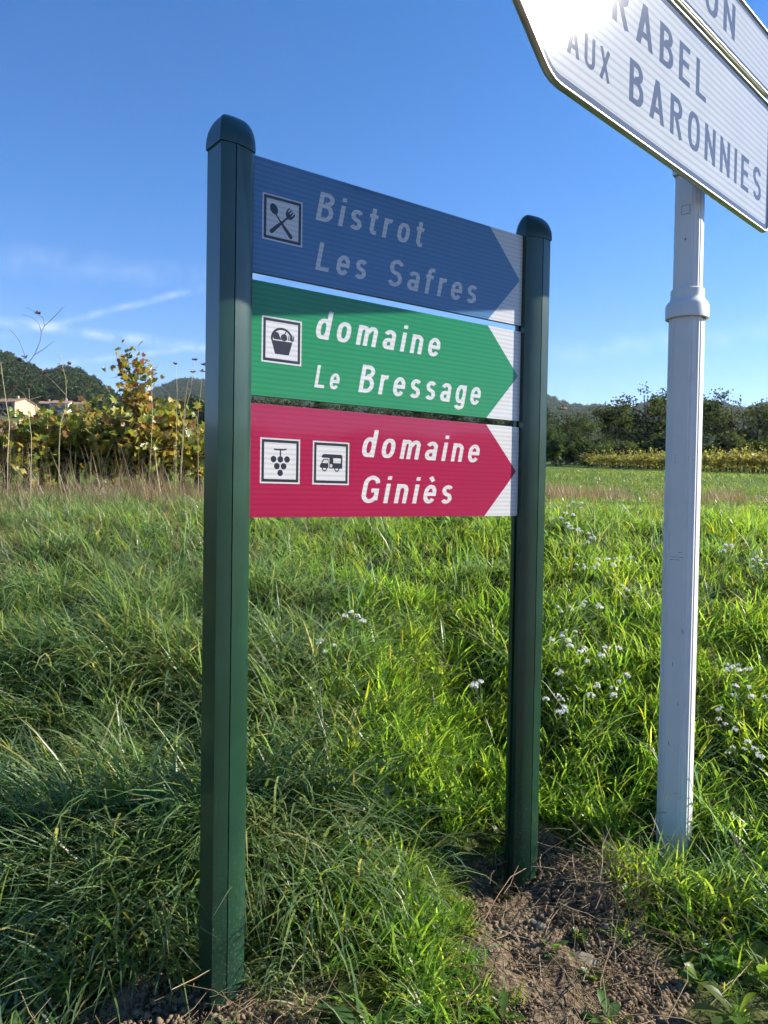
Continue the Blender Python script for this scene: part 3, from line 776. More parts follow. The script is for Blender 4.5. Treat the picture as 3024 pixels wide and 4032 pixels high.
def turf(name, x, y, keep, per, ln, wd, tilt, bend, spread, m, label, smin=.7, smax=1.1, off=0.0, azsd=1.2, seg=5, dry=.08, low=None):
    """tufts of blades as one mesh; each tuft has its own lean, size and colour"""
    k = g.random(len(x)) < keep; x, y = x[k], y[k]; nt_ = len(x)
    S = field(x, y, smin, smax, off=off) * g.uniform(.8, 1.2, nt_)
    if low is not None: S = S * low(x, y)
    ta = g.normal(-PI / 2, azsd, nt_); tt = g.uniform(.75, 1.25, nt_)[:, None] * np.stack([g.uniform(.78, 1.15, nt_), np.ones(nt_), g.uniform(.6, 1.5, nt_)], 1)
    n = nt_ * per; rp = lambda a: np.repeat(a, per, 0)
    S = rp(S); r = spread * np.sqrt(g.random(n)) * np.sqrt(S); ra = g.uniform(0, 2 * PI, n)
    px = rp(x) + r * np.cos(ra); py = rp(y) + r * np.sin(ra); pz = H(px, py) - .012
    L = g.uniform(*ln, n) * S; w = g.uniform(*wd, n) * (.6 + .4 * S)
    A = rp(ta) + g.normal(0, .75, n); wild = g.random(n) < .3; A[wild] = g.uniform(0, 2 * PI, wild.sum())
    t0 = g.uniform(*tilt, n); be = g.uniform(*bend, n); tw = g.uniform(-.9, .9, n); drift = g.normal(0, .3, n)
    kink = g.random(n) < .10; be[kink] += 1.0
    prof = np.interp(np.linspace(0, 1, seg + 1), [0, .25, .6, .85, 1], [.7, 1, .88, .5, .02])
    V = np.zeros((n, seg + 1, 2, 3), np.float32)
    for k in range(seg + 1):
        a_ = A + drift * (k / seg); hw = w * prof[k] / 2
        sx = -np.sin(a_ + tw * .5); sy = np.cos(a_ + tw * .5); sz = .35 * tw
        V[:, k, 0] = np.stack([px + sx * hw, py + sy * hw, pz + sz * hw], 1); V[:, k, 1] = np.stack([px - sx * hw, py - sy * hw, pz - sz * hw], 1)
        th = np.minimum(t0 + be * ((k + .5) / seg) ** 1.25, 2.55); st = L / seg
        px = px + np.sin(th) * np.cos(a_) * st; py = py + np.sin(th) * np.sin(a_) * st; pz = pz + np.cos(th) * st
    base = np.arange(n) * (seg + 1) * 2
    F = np.stack([np.stack([base + 2 * k, base + 2 * k + 1, base + 2 * k + 3, base + 2 * k + 2], 1) for k in range(seg)], 1).reshape(-1, 4)
    tn = rp(tt) * g.uniform(.75, 1.25, n)[:, None]
    d = g.random(n) < dry; tn[d] = tn[d] * np.array([2.0, 1.3, 1.4])
    tn = np.repeat(tn, (seg + 1) * 2, 0)
    me = bpy.data.meshes.new(name); nf = len(F)
    me.vertices.add(V.size // 3); me.vertices.foreach_set('co', V.ravel())
    me.loops.add(nf * 4); me.loops.foreach_set('vertex_index', F.ravel().astype(np.int32))
    me.polygons.add(nf); me.polygons.foreach_set('loop_start', np.arange(nf, dtype=np.int32) * 4)
    me.polygons.foreach_set('use_smooth', np.ones(nf, bool))
    me.materials.append(m); me.update(calc_edges=True)
    at_ = me.attributes.new('tint', 'FLOAT_COLOR', 'POINT')
    at_.data.foreach_set('color', np.concatenate([tn, np.ones((len(tn), 1))], 1).astype(np.float32).ravel())
    o = ob(name, me); tag(o, label, 'grass', kind='stuff')
    print(name, n, 'blades', nf * 2, 'tris')
    return o
def crest(x, y): return .42 + .58 * (1 - sstep(5.8, 8.2, y))
def foot(x, y):
    """shorter around the feet of the posts and towards the road"""
    s = np.ones_like(x)
    for cx, cy, r in ((-.40, 1.95, .42), (.49, 2.58, .38), (1.09, 2.78, .26)): s = s * (.35 + .65 * sstep(r * .35, r, np.hypot(x - cx, y - cy)))
    s = s * (.45 + .55 * sstep(1.0, 1.7, np.hypot((x - .53) / .31, (y - 2.22) / .56)))
    s = s * (.50 + .50 * sstep(.25, .55, np.hypot((x - .95) / 1.0, (y - 2.05) / .9)))
    return s * (.55 + .45 * sstep(1.75, 2.25, y))
x, y = sow(g, 5600, 1.6, 4.3); kp = (1 - bare(x, y) * .985) * (.06 + .94 * wl(x)) * (.15 + .85 * clump(x, y))
turf('long_grass', x, y, kp, 26, (.16, .48), (.0035, .0085), (.15, .85), (.6, 2.0), .05, m_long, 'long arching grey-green grass hanging over the bank near the first post', azsd=.9, dry=.12, low=foot)
x, y = sow(g, 5600, 1.6, 4.3); kp = (1 - bare(x, y) * .97) * (.08 + .92 * (1 - wl(x))) * (.25 + .75 * clump(x, y, .26, off=4))
turf('lush_grass', x, y, kp, 26, (.10, .30), (.004, .0095), (.10, .75), (.3, 1.8), .055, m_lush, 'bright green broad-bladed grass on the sunny side of the bank', off=3, azsd=1.5, dry=.03, low=foot)
x, y = sow(g, 2600, 1.6, 4.3); kp = (1 - bare(x, y) * .95) * .8
turf('fine_grass', x, y, kp, 24, (.06, .20), (.0025, .0050), (.05, .9), (.2, 1.5), .07, m_fine, 'fine short grass growing between the taller tufts near the posts', .5, 1.0, off=8, seg=4, dry=.14, low=foot)
x, y = sow(g, 6500, 4.3, 9.8); lw = wl(x / 1.8 + .2)
turf('bank_grass', x, y, (.25 + .75 * clump(x, y, .5)) * (.25 + .6 * lw), 20, (.12, .38), (.004, .0085), (.15, .85), (.5, 1.9), .08, m_long, 'grey-green grass over the upper part of the bank', .55, 1.05, seg=4, dry=.10, low=crest)
x, y = sow(g, 6500, 4.3, 9.8); lw = wl(x / 1.8 + .2)
turf('bank_grass', x, y, (.35 + .65 * clump(x, y, .4, off=4)) * (.25 + .75 * (1 - lw)), 24, (.07, .24), (.004, .008), (.10, .8), (.3, 1.7), .09, m_lush, 'bright green grass over the upper part of the bank beside the white pole', .55, 1.05, off=3, seg=4, dry=.04, low=crest)
x, y = sow(g, 4200, 4.3, 12)
turf('bank_grass', x, y, np.full(len(x), .8), 18, (.06, .20), (.004, .008), (.05, .9), (.2, 1.5), .13, m_fine, 'fine mixed grass along the top of the bank', .6, 1.05, off=8, seg=3, dry=.07, low=crest)
x, y = sow(g, 1500, 1.6, 4.3); kp = .09 + .10 * wl(x) + .7 * np.exp(-((x - .80) / .22) ** 2 - ((y - 2.58) / .18) ** 2)
turf('dry_grass', x, y, kp, 12, (.12, .36), (.0016, .0034), (.1, 1.1), (.0, 1.2), .07, m_dry, 'dry straw-coloured grass tufts around the earth mound', .5, .95, seg=4, dry=0, low=foot)
x, y = sow(g, 3600, 4.3, 10.5); kp = .06 + .30 * (1 - sstep(-1.3, .2, x)) + .50 * (1 - sstep(-2.2, -.6, x)) * sstep(4.4, 6.0, y)
turf('dry_grass', x, y, kp, 14, (.15, .46), (.0022, .0050), (.1, 1.0), (.0, 1.1), .10, m_dry, 'tangled straw-coloured dry stems in front of the old vines', .45, .85, seg=3, dry=0)
x, y = sow(g, 2000, 6.4, 10.8); kp = .80 * (1 - sstep(-2.4, -1.2, x)) * (.4 + .6 * clump(x, y, .8))
turf('dry_weeds', x, y, kp, 4, (.22, .85), (.0028, .0055), (.0, 1.0), (-.6, 1.6), .22, m_dry, 'thicket of thin pale dry weed stems before the near vines', .6, 1.1, seg=5, dry=0, azsd=3)
# --- open meadow beyond the bank
x, y = sow(g, 3000, 10, 24, pad=1.2)
turf('meadow_grass', x, y, np.full(len(x), .95), 20, (.06, .18), (.006, .012), (.05, .9), (.1, 1.2), .32, m_fine, 'short green meadow grass on the level field above the bank', .6, 1.0, seg=2, dry=.05)
x, y = sow(g, 2600, 24, 60, pad=1.5)
turf('meadow_grass', x, y, np.full(len(x), .95), 14, (.08, .22), (.014, .03), (.05, .9), (.1, 1.2), .9, m_fine, 'short green meadow grass on the far field before the vineyard', .7, 1.1, seg=2, dry=.05)
# --- reeds along the drain
c_reed = proto_set('reed_clump', [(*blades(g, 60, (.30, .75), (.004, .010), (.0, .35), (.0, .8), .32, seg=4, dry=0, tintv=.4), m_dry) for _ in range(4)])
n_ = 420; x = g.uniform(2.6, 14, n_); y = 13.5 + .12 * x + g.normal(0, .9, n_); k = g.random(n_) < .12 + .88 * sstep(-.1, .35, vnoise(x, y, 1.1)); x, y = x[k], y[k]; n_ = len(x)
P_ = np.stack([x, y, H(x, y)], 1)
scatter('dry_reeds', c_reed, P_, np.stack([g.normal(0, .1, n_), g.normal(0, .1, n_), g.uniform(-3, 3, n_)], 1), g.uniform(.3, .75, n_) * (1 - .45 * sstep(6, 9, x)), g.integers(0, 4, n_), 'brown dry reeds and weeds in the old drain across the meadow', 'reeds')
# --- low broad-leaved weeds
def leaf_fan(g, n, ln, asp, tilt, seg=4, curl=.6, lobes=False):
    b = MB()
    for i in range(n):
        L = g.uniform(*ln); a = g.uniform(0, 2 * PI); th = g.uniform(*tilt); w = L * asp * g.uniform(.8, 1.2)
        p = np.array([0, 0, .005]); v = []; d = np.array([math.cos(a), math.sin(a)]); s = np.array([-math.sin(a), math.cos(a), 0])
        pr = [.06, .55, 1.0, .85, .03]
        p = p + np.append(d * L * .25 * math.sin(th), L * .25 * math.cos(th))
        for k in range(seg + 1):
            hw = w * pr[k] / 2; up = np.array([0, 0, .25 * hw])
            v += [p + s * hw + up, p, p - s * hw + up]
            t_ = th + curl * k / seg
            p = p + np.append(d * math.sin(t_), math.cos(t_)) * L / seg
        f = []
        for k in range(seg):
            f += [(3 * k, 3 * k + 1, 3 * k + 4, 3 * k + 3), (3 * k + 1, 3 * k + 2, 3 * k + 5, 3 * k + 4)]
        tv = g.uniform(.7, 1.3)
        b.add(v, f, (tv * g.uniform(.8, 1.4), tv, tv * g.uniform(.7, 1.5)))
    return np.array(b.v), b.f, np.array(b.c)
c_weed = proto_set('weed', [(*leaf_fan(g, 9, (.05, .11), .45, (.5, 1.3)), m_weed) for _ in range(3)] + [(*leaf_fan(g, 14, (.03, .06), .8, (.4, 1.3)), m_weed) for _ in range(3)])
x, y = sow(g, 2300, 1.6, 6.5); kp = .30 + .5 * sstep(.7, 1.1, x) * (1 - sstep(2.2, 2.6, y)) + .25 * sstep(.2, .6, x)
kp = np.minimum(kp, 1 - .8 * bare(x, y))
P_, R_, S_ = place(g, x, y, kp, .45, .95, off=6)
scatter('low_weeds', c_weed, P_, R_, S_, g.integers(0, 6, len(P_)), 'low broad-leaved green weeds among the grass and bare earth', 'weeds')
# --- bare earth: crumbs and dead stems
m_clod = principled('clod', (.19, .14, .088), .95, .1, noise=40, vary=.4)
def lump(g, n=1, sub=1):
    bm = bmesh.new(); bmesh.ops.create_icosphere(bm, subdivisions=sub, radius=1)
    for v in bm.verts: v.co *= g.uniform(.72, 1.15); v.co.z *= .75
    vs = [tuple(v.co) for v in bm.verts]; fs = [[v.index for v in f.verts] for f in bm.faces]; bm.free()
    return vs, fs
c_clod = proto_set('crumb', [(*lump(g), np.ones(3), m_clod) for _ in range(4)])
x, y = sow(g, 90000, 1.5, 2.9); k = bare(x, y) > .35; x, y = x[k], y[k]; n_ = len(x)
sz = .0022 + .012 * g.random(n_) ** 7
scatter('soil_crumbs', c_clod, np.stack([x, y, H(x, y) + .002], 1), g.uniform(-3, 3, (n_, 3)), sz, g.integers(0, 4, n_), 'crumbly brown soil and small clods on the bare earth', 'soil')
def straws(g, n, ln, rad=.0011):
    b = MB()
    for i in range(n):
        a = g.uniform(0, 2 * PI); L = g.uniform(*ln); e = g.normal(.05, .22); q = np.array([g.normal(0, .07), g.normal(0, .07), g.uniform(.0, .03)])
        pts = []; 
        for k in range(4):
            pts.append(q); q = q + np.array([math.cos(a) * math.cos(e), math.sin(a) * math.cos(e), math.sin(e)]) * L / 3; a += g.normal(0, .25); e += g.normal(-.08, .15)
        tv = g.uniform(.45, 1.25)
        b.tube(pts, rad * g.uniform(.7, 1.4), 3, (tv, tv, tv), cap=False)
    return np.array(b.v), b.f, np.array(b.c)
c_straw = proto_set('straw', [(*straws(g, 30, (.06, .24)), m_dry) for _ in range(4)])
x, y = sow(g, 900, 1.6, 3.2); kp = .035 + 1.0 * np.exp(-((x - .80) / .20) ** 2 - ((y - 2.50) / .17) ** 2) + .12 * bare(x, y)
P_, R_, S_ = place(g, x, y, kp, .8, 1.2, lean=1.0)
scatter('dead_straw', c_straw, P_, R_, S_, g.integers(0, 4, len(P_)), 'dead straw and roots matted over the earth mound', 'straw')

# ------------------------------------------------------------------ things standing in the grass
def copy_tree(o, parent=None, link=COL):
    c = o.copy(); link.objects.link(c); c.parent = parent
    for ch in o.children: copy_tree(ch, c, link)
    return c
# white flowering weeds
def flower_plant(seed):
    g = np.random.default_rng(seed); t = empty('white_flower')
    h = g.uniform(.26, .40); lean = g.normal(0, .05, 2)
    b = MB(); heads = []
    main = [(0, 0, -.03), (lean[0] * .5, lean[1] * .5, h * .5), (lean[0] * 1.2, lean[1] * 1.2, h)]
    b.tube(main, [.0022, .0018, .0012], 5); heads.append(main[-1])
    for k in range(g.integers(1, 4)):
        a = g.uniform(0, 2 * PI); z0 = h * g.uniform(.45, .75); e = (lean[0] * z0 / h + math.cos(a) * .06, lean[1] * z0 / h + math.sin(a) * .06, h * g.uniform(.85, 1.02))
        b.tube([(lean[0] * z0 / h, lean[1] * z0 / h, z0), tuple(.5 * (np.array(e) + np.array([lean[0] * z0 / h, lean[1] * z0 / h, z0])) + np.array([math.cos(a) * .012, math.sin(a) * .012, -.01])), e], [.0014, .0012, .001], 4); heads.append(e)
    b.build('stem', m_stem, t)
    for hd in heads:
        f = MB()
        for i in range(g.integers(8, 14)):
            q = g.normal(0, 1, 3); q[2] = abs(q[2]); q /= np.linalg.norm(q); c = np.array(hd) + q * np.array([.017, .017, .015]) * g.uniform(.7, 1.1); a0 = g.uniform(0, 2 * PI)
            e1 = np.cross(q, [.3, .2, 1.0]); e1 /= np.linalg.norm(e1); e2 = np.cross(q, e1)
            for j in range(4):
                a = a0 + j * PI / 2; d = (e1 * math.cos(a) + e2 * math.sin(a) + q * .35) * g.uniform(.006, .0085); s = (e2 * math.cos(a) - e1 * math.sin(a)) * .0032
                f.add([c, c + d * .6 + s, c + d, c + d * .6 - s], [(0, 1, 2, 3)])
        f.build('flower_head', m_white, t, tinted=True)
    v, fc, tn = leaf_fan(g, 7, (.05, .10), .3, (.5, 1.2))
    for i in range(7):
        lb = MB(); lb.add([tuple(q + np.array([0, 0, h * .12 * i])) for q in v[i * 15:i * 15 + 15]], fc[:8], tn[i * 15]); lb.build('leaf', m_weed, t, tinted=True)
    return t
protos = [flower_plant(s) for s in (1, 2, 3, 4)]
fl = [(1243, 1087), (1232, 1107), (1216, 1122), (1262, 1150), (1268, 1160), (1240, 1165), (1325, 1168), (1275, 1230), (1250, 1200), (1300, 1205), (1345, 1230), (1205, 1300), (1230, 1330), (1320, 1390),
      (1225, 1400), (1210, 1420), (1280, 1420), (1195, 1490), (1240, 1510), (1275, 1525), (1340, 1440), (1585, 1400), (1575, 1470), (1612, 1455), (1600, 1490), (1640, 1470), (1580, 1540), (1655, 1210), (1640, 1190),
      (1595, 1560), (1620, 1610), (765, 1360), (710, 1380), (690, 1335), (1060, 1455), (1300, 1330), (1560, 1190)]
_k = 0
for i, (vx, vy) in enumerate(fl):
    d = pxdir(vx, vy); best = None                     # head of the flower on its sight line: find the ground that far below
    hgt = .27
    for Y in np.arange(2.3, 12, .02):
        p_ = at(vx, vy, Y)
        if p_.z - Hs(p_.x, Y) < hgt: best = (p_.x, Y); break
    if best is None: continue
    o = protos[_k] if _k < 4 else copy_tree(protos[_k % 4])
    o.location = (best[0], best[1], Hs(*best)); o.rotation_euler = (0, 0, random.uniform(0, 6)); s = random.uniform(.55, .9); o.scale = (s, s, s)
    left = best[0] < .45
    tag(o, 'white-flowered weed in the grass between the two dark green posts' if left else 'white-flowered weed in the grass beside or beyond the white pole',
        'flower', 'white flowers between the green posts' if left else 'white flowers around the white pole')
    _k += 1
# tall dry stalks by the left edge, traced as sight lines and set at one distance each
m_stalk = principled('stalk', (.17, .12, .085), .8, .2, noise=30, vary=.35)
m_pale = principled('stalk_pale', (.42, .37, .24), .8, .2, noise=30, vary=.3)
m_bud = principled('bud', (.10, .05, .05), .9, .1)
def cp(cx, cy): return cx * .2711, 630.9 + cy * .2711
def stalk(paths, buds, Y, rad, m, label, name='dry_stalk'):
    P0 = at(*cp(*paths[0][0]), Y); foot = Vector((P0.x, Y, Hs(P0.x, Y)))
    t = empty(name, foot); tag(t, label, 'dry stalk')
    j = lambda c, q: at(*cp(*c), Y + q) - foot
    b = MB()
    for n, pth in enumerate(paths):
        pts = [j(c, .05 * math.sin(3 * n + .8 * i)) for i, c in enumerate(pth)]
        if n == 0: pts = [Vector((0, 0, -.05))] + pts
        r = rad if n == 0 else rad * .55
        b.tube(pts, [r * (1 - .55 * i / max(1, len(pts) - 1)) for i in range(len(pts))], 5)
    b.build('stem', m, t, smooth=True)
    for k, c in enumerate(buds):
        p = j(c, 0); f = MB(); gg = np.random.default_rng(k + int(c[0]))
        for i in range(11):
            d = Vector(gg.normal(0, 1, 3)); d.z = abs(d.z) * .8 - .1; d.normalize()
            f.tube([p, p + d * .018, p + d * .034], [.0045, .0050, .0008], 4)
        f.build('seed_head', m_bud, t)
    return t
stalk([[(-90, 1250), (-60, 1120), (0, 985), (60, 850), (165, 700), (225, 565), (275, 500), (320, 390), (330, 315), (355, 270), (430, 200), (512, 112)], [(275, 500), (350, 455), (430, 388)],
       [(355, 270), (345, 205), (300, 172), (250, 140), (198, 120)], [(328, 320), (310, 250), (260, 205), (185, 178)], [(225, 565), (205, 525), (150, 545), (100, 560)], [(205, 525), (185, 470), (155, 390), (110, 330), (70, 295)]],
      [(300, 172), (200, 520), (150, 545)], 7.2, .0052, m_stalk, 'tall dark branching dry stalk reaching highest against the sky')
stalk([[(250, 1150), (228, 980), (235, 880), (230, 760)], [(232, 900), (190, 810), (125, 762)], [(232, 860), (260, 850), (330, 830)]], [(125, 762), (230, 760)], 7.6, .0038, m_pale, 'pale dry stalk with a hooked side shoot before the hill houses')
stalk([[(470, 1250), (480, 1050), (520, 930), (528, 800), (525, 700), (510, 640), (490, 560), (460, 470)], [(523, 650), (470, 590), (425, 538)], [(525, 820), (460, 750), (400, 690), (345, 650)], [(345, 645), (430, 615), (555, 578)]],
      [(510, 645), (555, 578), (345, 650)], 7.4, .0042, m_pale, 'pale dry stalk with crossing shoots in front of the wooded hill')
stalk([[(60, 1300), (75, 1050), (45, 860), (20, 680), (5, 560)]], [], 7.0, .0052, m_pale, 'bare pale straight stem beside the dark branching stalk')
for k, (pth, bd, lb) in enumerate([
    ([[(1400, 1500), (1405, 1000), (1412, 800), (1402, 580)]], [(1402, 575)], 'thin dry stem with one seed head, farthest from the post in its cluster'),
    ([[(1440, 1500), (1475, 950), (1520, 780), (1552, 545)]], [(1552, 540)], 'thin dry stem with the tallest seed head of its cluster by the post'),
    ([[(1580, 1500), (1575, 1000), (1600, 780), (1618, 580)], [(1612, 640), (1608, 630)]], [(1618, 580), (1610, 632)], 'thin dry stem with two seed heads close to the post'),
    ([[(1440, 1400), (1470, 900), (1500, 700), (1580, 585)]], [(1540, 640)], 'thin leaning dry stem with a feathery tip by the post'),
    ([[(1190, 1500), (1215, 1000), (1210, 800), (1205, 640), (1193, 600)], [(1208, 650), (1280, 750), (1400, 850), (1475, 940)]], [], 'thin dry stem bowed over towards the post')]):
    stalk(pth, bd, 7.6 + .15 * k, .0034, m_pale, lb)
m_seed = principled('seed_head', (.20, .11, .09), .9, .1)
def seed_stem(path, Y, label):
    P0 = at(*path[0], Y); ft = Vector((P0.x, Y, Hs(P0.x, Y))); t = empty('seed_grass', ft); tag(t, label, 'grass stem', 'grass stems in seed beside the bare earth')
    pts = [at(*c, Y + .04 * i) - ft for i, c in enumerate(path)]
    b = MB(); b.tube(pts, [.0016 - .0002 * i for i in range(len(pts))], 5); b.build('stem', m_pale, t, smooth=True)
    a, e = pts[-2], pts[-1]; d = (e - a).normalized(); hd = MB(); gg = np.random.default_rng(int(path[0][0]))
    for i in range(26):
        q = e + d * (.07 * i / 26 - .03); o_ = Vector(gg.normal(0, 1, 3)); o_.normalize(); tp = q + d * .012 + o_ * .007
        hd.tube([q, (q + tp) / 2 + o_ * .001, tp], [.0006, .0016, .0003], 4)
    hd.build('seed_head', m_seed, t)
seed_stem([(1690, 2010), (1655, 1925), (1622, 1860), (1596, 1826)], 2.35, 'grass stem with a reddish seed head, highest beside the white pole')
seed_stem([(1720, 2240), (1650, 2150), (1600, 2065), (1574, 2020)], 2.15, 'grass stem with a reddish seed head low over the weeds')
seed_stem([(1700, 2190), (1600, 2080), (1500, 1985), (1410, 1905), (1360, 1880)], 2.3, 'long pale grass stem leaning across the earth mound')
seed_stem([(1760, 2230), (1690, 2205), (1590, 2180), (1480, 2195)], 2.0, 'pale grass stem lying almost flat over the low weeds')
# stones and a dead leaf on the bare earth
m_stone = principled('stone', (.27, .23, .17), .85, .2, noise=25, vary=.25)
for k, (vx, vy, s) in enumerate([(1168, 2005, .018), (1178, 2012, .014), (1180, 1993, .011), (1268, 2050, .012), (1150, 1995, .013), (1310, 2010, .011), (1172, 2150, .010), (1225, 2055, .009)]):
    for Y in np.arange(1.5, 3.2, .01):
        p_ = at(vx, vy, Y)
        if p_.z < Hs(p_.x, Y): break
    v, f = lump(np.random.default_rng(60 + k), 1, 2)
    st = ob('stone', mesh('stone', np.array(v) * s, f, [m_stone], True), None, (p_.x, p_.y, Hs(p_.x, p_.y) + s * .3), (0, 0, k))
    tag(st, 'small pale stone lying on the bare earth below the far green post', 'stone', 'small stones on the bare earth')
for Y in np.arange(1.5, 3.2, .01):
    p_ = at(1268, 2085, Y)
    if p_.z < Hs(p_.x, Y): break
m_dead = leafy('dead_leaf', (.42, .36, .25), .2, .03, tcol=(.4, .35, .25))
v = [(-.045, 0, 0), (-.02, -.014, .008), (-.02, .010, .010), (.012, -.016, .006), (.012, .012, .014), (.045, .002, .0)]
dl = ob('dead_leaf', mesh('dead_leaf', v, [(0, 1, 2), (1, 3, 4, 2), (3, 5, 4)], [m_dead], False, np.ones(3)), None, (p_.x, p_.y, Hs(p_.x, p_.y) + .012), (.25, .1, -.6))
tag(dl, 'pale curled dead leaf on the bare earth', 'leaf')
# ------------------------------------------------------------------ hills
def azx(vx): return math.atan((vx - 830) / 1685)
def skyline(tab):
    a = [azx(t[0]) if abs(t[0]) < 5000 else math.copysign(PI, t[0]) for t in tab]; e = [t[1] for t in tab]
    return lambda az: np.interp(az, a, e)
# wooded hill on the left: rise (metres) of its crest by bearing
LT = [(-1800, 40), (-900, 70), (-300, 92), (0, 84), (60, 76), (95, 71), (130, 76), (165, 75), (205, 69), (240, 61), (275, 50), (330, 40), (420, 32), (520, 24), (700, 12)]
lcrest = skyline(LT); LR0, LR1 = 150.0, 560.0
def HL(x, y):
    r = np.hypot(x, y); az = np.arctan2(x, y); t = np.clip((r - LR0) / (LR1 - LR0), 0, 1.0)
    top = lcrest(az); z0 = H(x * LR0 / np.maximum(r, 1), y * LR0 / np.maximum(r, 1)) - 1.0
    return z0 + (top + CAMZ - z0) * (t ** 1.15) + 5 * vnoise(x, y, 75) * t * (1 - t) * 2 - 40 * np.clip((r - LR1) / 300, 0, 1) ** 1.0
RT = [(-99999, 110), (-3000, 120), (-600, 150), (250, 165), (445, 205), (700, 190), (900, 186), (1180, 176), (1290, 166), (1450, 162), (1560, 168), (1700, 158), (2600, 160), (4900, 120), (99999, 110)]
rcrest = skyline(RT); RR0, RR1 = 420.0, 1500.0
def HR(x, y):
    r = np.hypot(x, y); az = np.arctan2(x, y); t = np.clip((r - RR0) / (RR1 - RR0), 0, 1)
    top = rcrest(az) + 5 * np.sin(az * 41) + 4 * np.sin(az * 97 + 1)
    return 2.0 + (top - 2) * t ** 1.25 + 9 * vnoise(x, y, 160) * t * (1 - t) * 2 - 60 * np.clip((r - RR1) / 500, 0, 1)
m_hill = principled('hill_scrub', (.060, .072, .034), .95, .1, noise=.05, vary=.45)
def polar(name, fn, a0, a1, na, rs, label):
    az = np.linspace(a0, a1, na); A, Rr = np.meshgrid(az, rs); x = Rr * np.sin(A); y = Rr * np.cos(A); z = fn(x, y)
    i = np.arange(A.size).reshape(A.shape)
    q = np.stack([i[:-1, :-1], i[:-1, 1:], i[1:, 1:], i[1:, :-1]], -1).reshape(-1, 4)
    return tag(ob(name, mesh(name, np.stack([x.ravel(), y.ravel(), z.ravel()], 1), q, [m_hill], True)), label, kind='structure')
polar('hill', HL, azx(-1800), azx(700), 120, np.concatenate([np.linspace(LR0, LR1, 34), np.linspace(LR1 + 30, LR1 + 300, 6)]), 'wooded hill with houses at its foot')
polar('hill', HR, -PI, PI, 400, np.concatenate([np.linspace(RR0, RR1, 26), np.linspace(RR1 + 60, RR1 + 500, 4)]), 'far wooded ridge along the horizon')
def hit(vx, vy, fn, y0, y1, st=1.0):
    for Y in np.arange(y0, y1, st):
        p_ = at(vx, vy, Y)
        if p_.z < float(fn(np.array([p_.x]), np.array([Y]))[0]): return Vector((p_.x, Y, float(fn(np.array([p_.x]), np.array([Y]))[0])))
    p_ = at(vx, vy, y1); return Vector((p_.x, y1, float(fn(np.array([p_.x]), np.array([y1]))[0])))

# ------------------------------------------------------------------ trees
m_bark = principled('bark', (.085, .070, .055), .95, .1, noise=6, vary=.4)
m_oak = leafy('oak_leaf', (.056, .090, .030), .35, .008, .6, tcol=(.11, .15, .03))
m_pine = leafy('pine_needles', (.042, .070, .030), .25, .006, .6, tcol=(.05, .08, .02))
m_cyp = leafy('cypress_leaf', (.018, .034, .018), .15, .02, .5, tcol=(.03, .05, .02))
def quads(g, C, size, n_per, spread, flat=0.0, up=0.0):
    """leaf-clump faces round a set of centres"""
    n = len(C) * n_per; c = np.repeat(C, n_per, 0) + g.normal(0, 1, (n, 3)) * np.array([spread, spread, spread * (1 - flat)])
    s = g.uniform(.6, 1.2, n)[:, None] * size
    a = g.normal(0, 1, (n, 3)); a[:, 2] *= (1 - flat * .8); a /= np.linalg.norm(a, axis=1)[:, None]
    b = g.normal(0, 1, (n, 3)); b[:, 2] *= (1 - flat * .8); b -= a * (a * b).sum(1)[:, None]; b /= np.linalg.norm(b, axis=1)[:, None]
    V = np.stack([c + a * s, c + b * s * .55, c - a * s * .8, c - b * s * .55], 1).reshape(-1, 3)
    F = np.arange(n * 4).reshape(n, 4)
    t = np.repeat(g.uniform(.65, 1.35, len(C)), n_per)[:, None] * g.uniform(.8, 1.2, (n, 1)) * np.stack([g.uniform(.85, 1.25, n), np.ones(n), g.uniform(.8, 1.2, n)], 1)
    return V, F, np.repeat(t, 4, 0)
def fmesh(name, V, F, m, tn=None): return mesh(name, V, F, [m], False, tn)
def broad_tree(seed, h, wdt, m, name, leaf=.19, ncl=78, per=40, low=.22):
    g = np.random.default_rng(seed); t = empty(name); b = MB()
    th = h * g.uniform(.28, .36); b.tube([(0, 0, -.6), (g.normal(0, .1), g.normal(0, .1), th * .5), (g.normal(0, .2), g.normal(0, .2), th), (g.normal(0, .5), g.normal(0, .5), h * .78)], [h * .030, h * .024, h * .019, h * .004], 8)
    C = []
    nl = 11
    for k in range(nl):
        a = k * 2.4 + g.normal(0, .4); z0 = h * g.uniform(.18, .60); L = wdt * g.uniform(.6, 1.05) * (1.05 - .45 * abs(z0 / h - .35)); el = g.uniform(.25, 1.0)
        p = np.array([0, 0, z0]); pts = [p]
        for s in range(4):
            p = p + np.array([math.cos(a) * math.cos(el), math.sin(a) * math.cos(el), math.sin(el)]) * L / 4; a += g.normal(0, .3); el += g.normal(.04, .2); pts.append(p)
        b.tube(pts, [h * .012, h * .009, h * .006, h * .004, h * .002], 5)
        for q in (2, 3, 4):
            for _ in range(2): C.append(pts[q] + g.normal(0, wdt * .13, 3))
    while len(C) < ncl:
        d = g.normal(0, 1, 3); d /= np.linalg.norm(d); r = g.uniform(.45, 1.0) ** .5
        C.append(np.array([d[0] * wdt * r * .82, d[1] * wdt * r * .82, h * (low + .78) / 2 + h * .42 * d[2] * r]))
    C = np.array(C); C[:, 2] = np.clip(C[:, 2], h * low * .6, h * 1.0)
    V, F, tn = quads(g, C, leaf, per, wdt * .105)
    b.build('trunk', m_bark, t, smooth=True); ob('crown', fmesh('crown', V, F, m, tn), t)
    return t
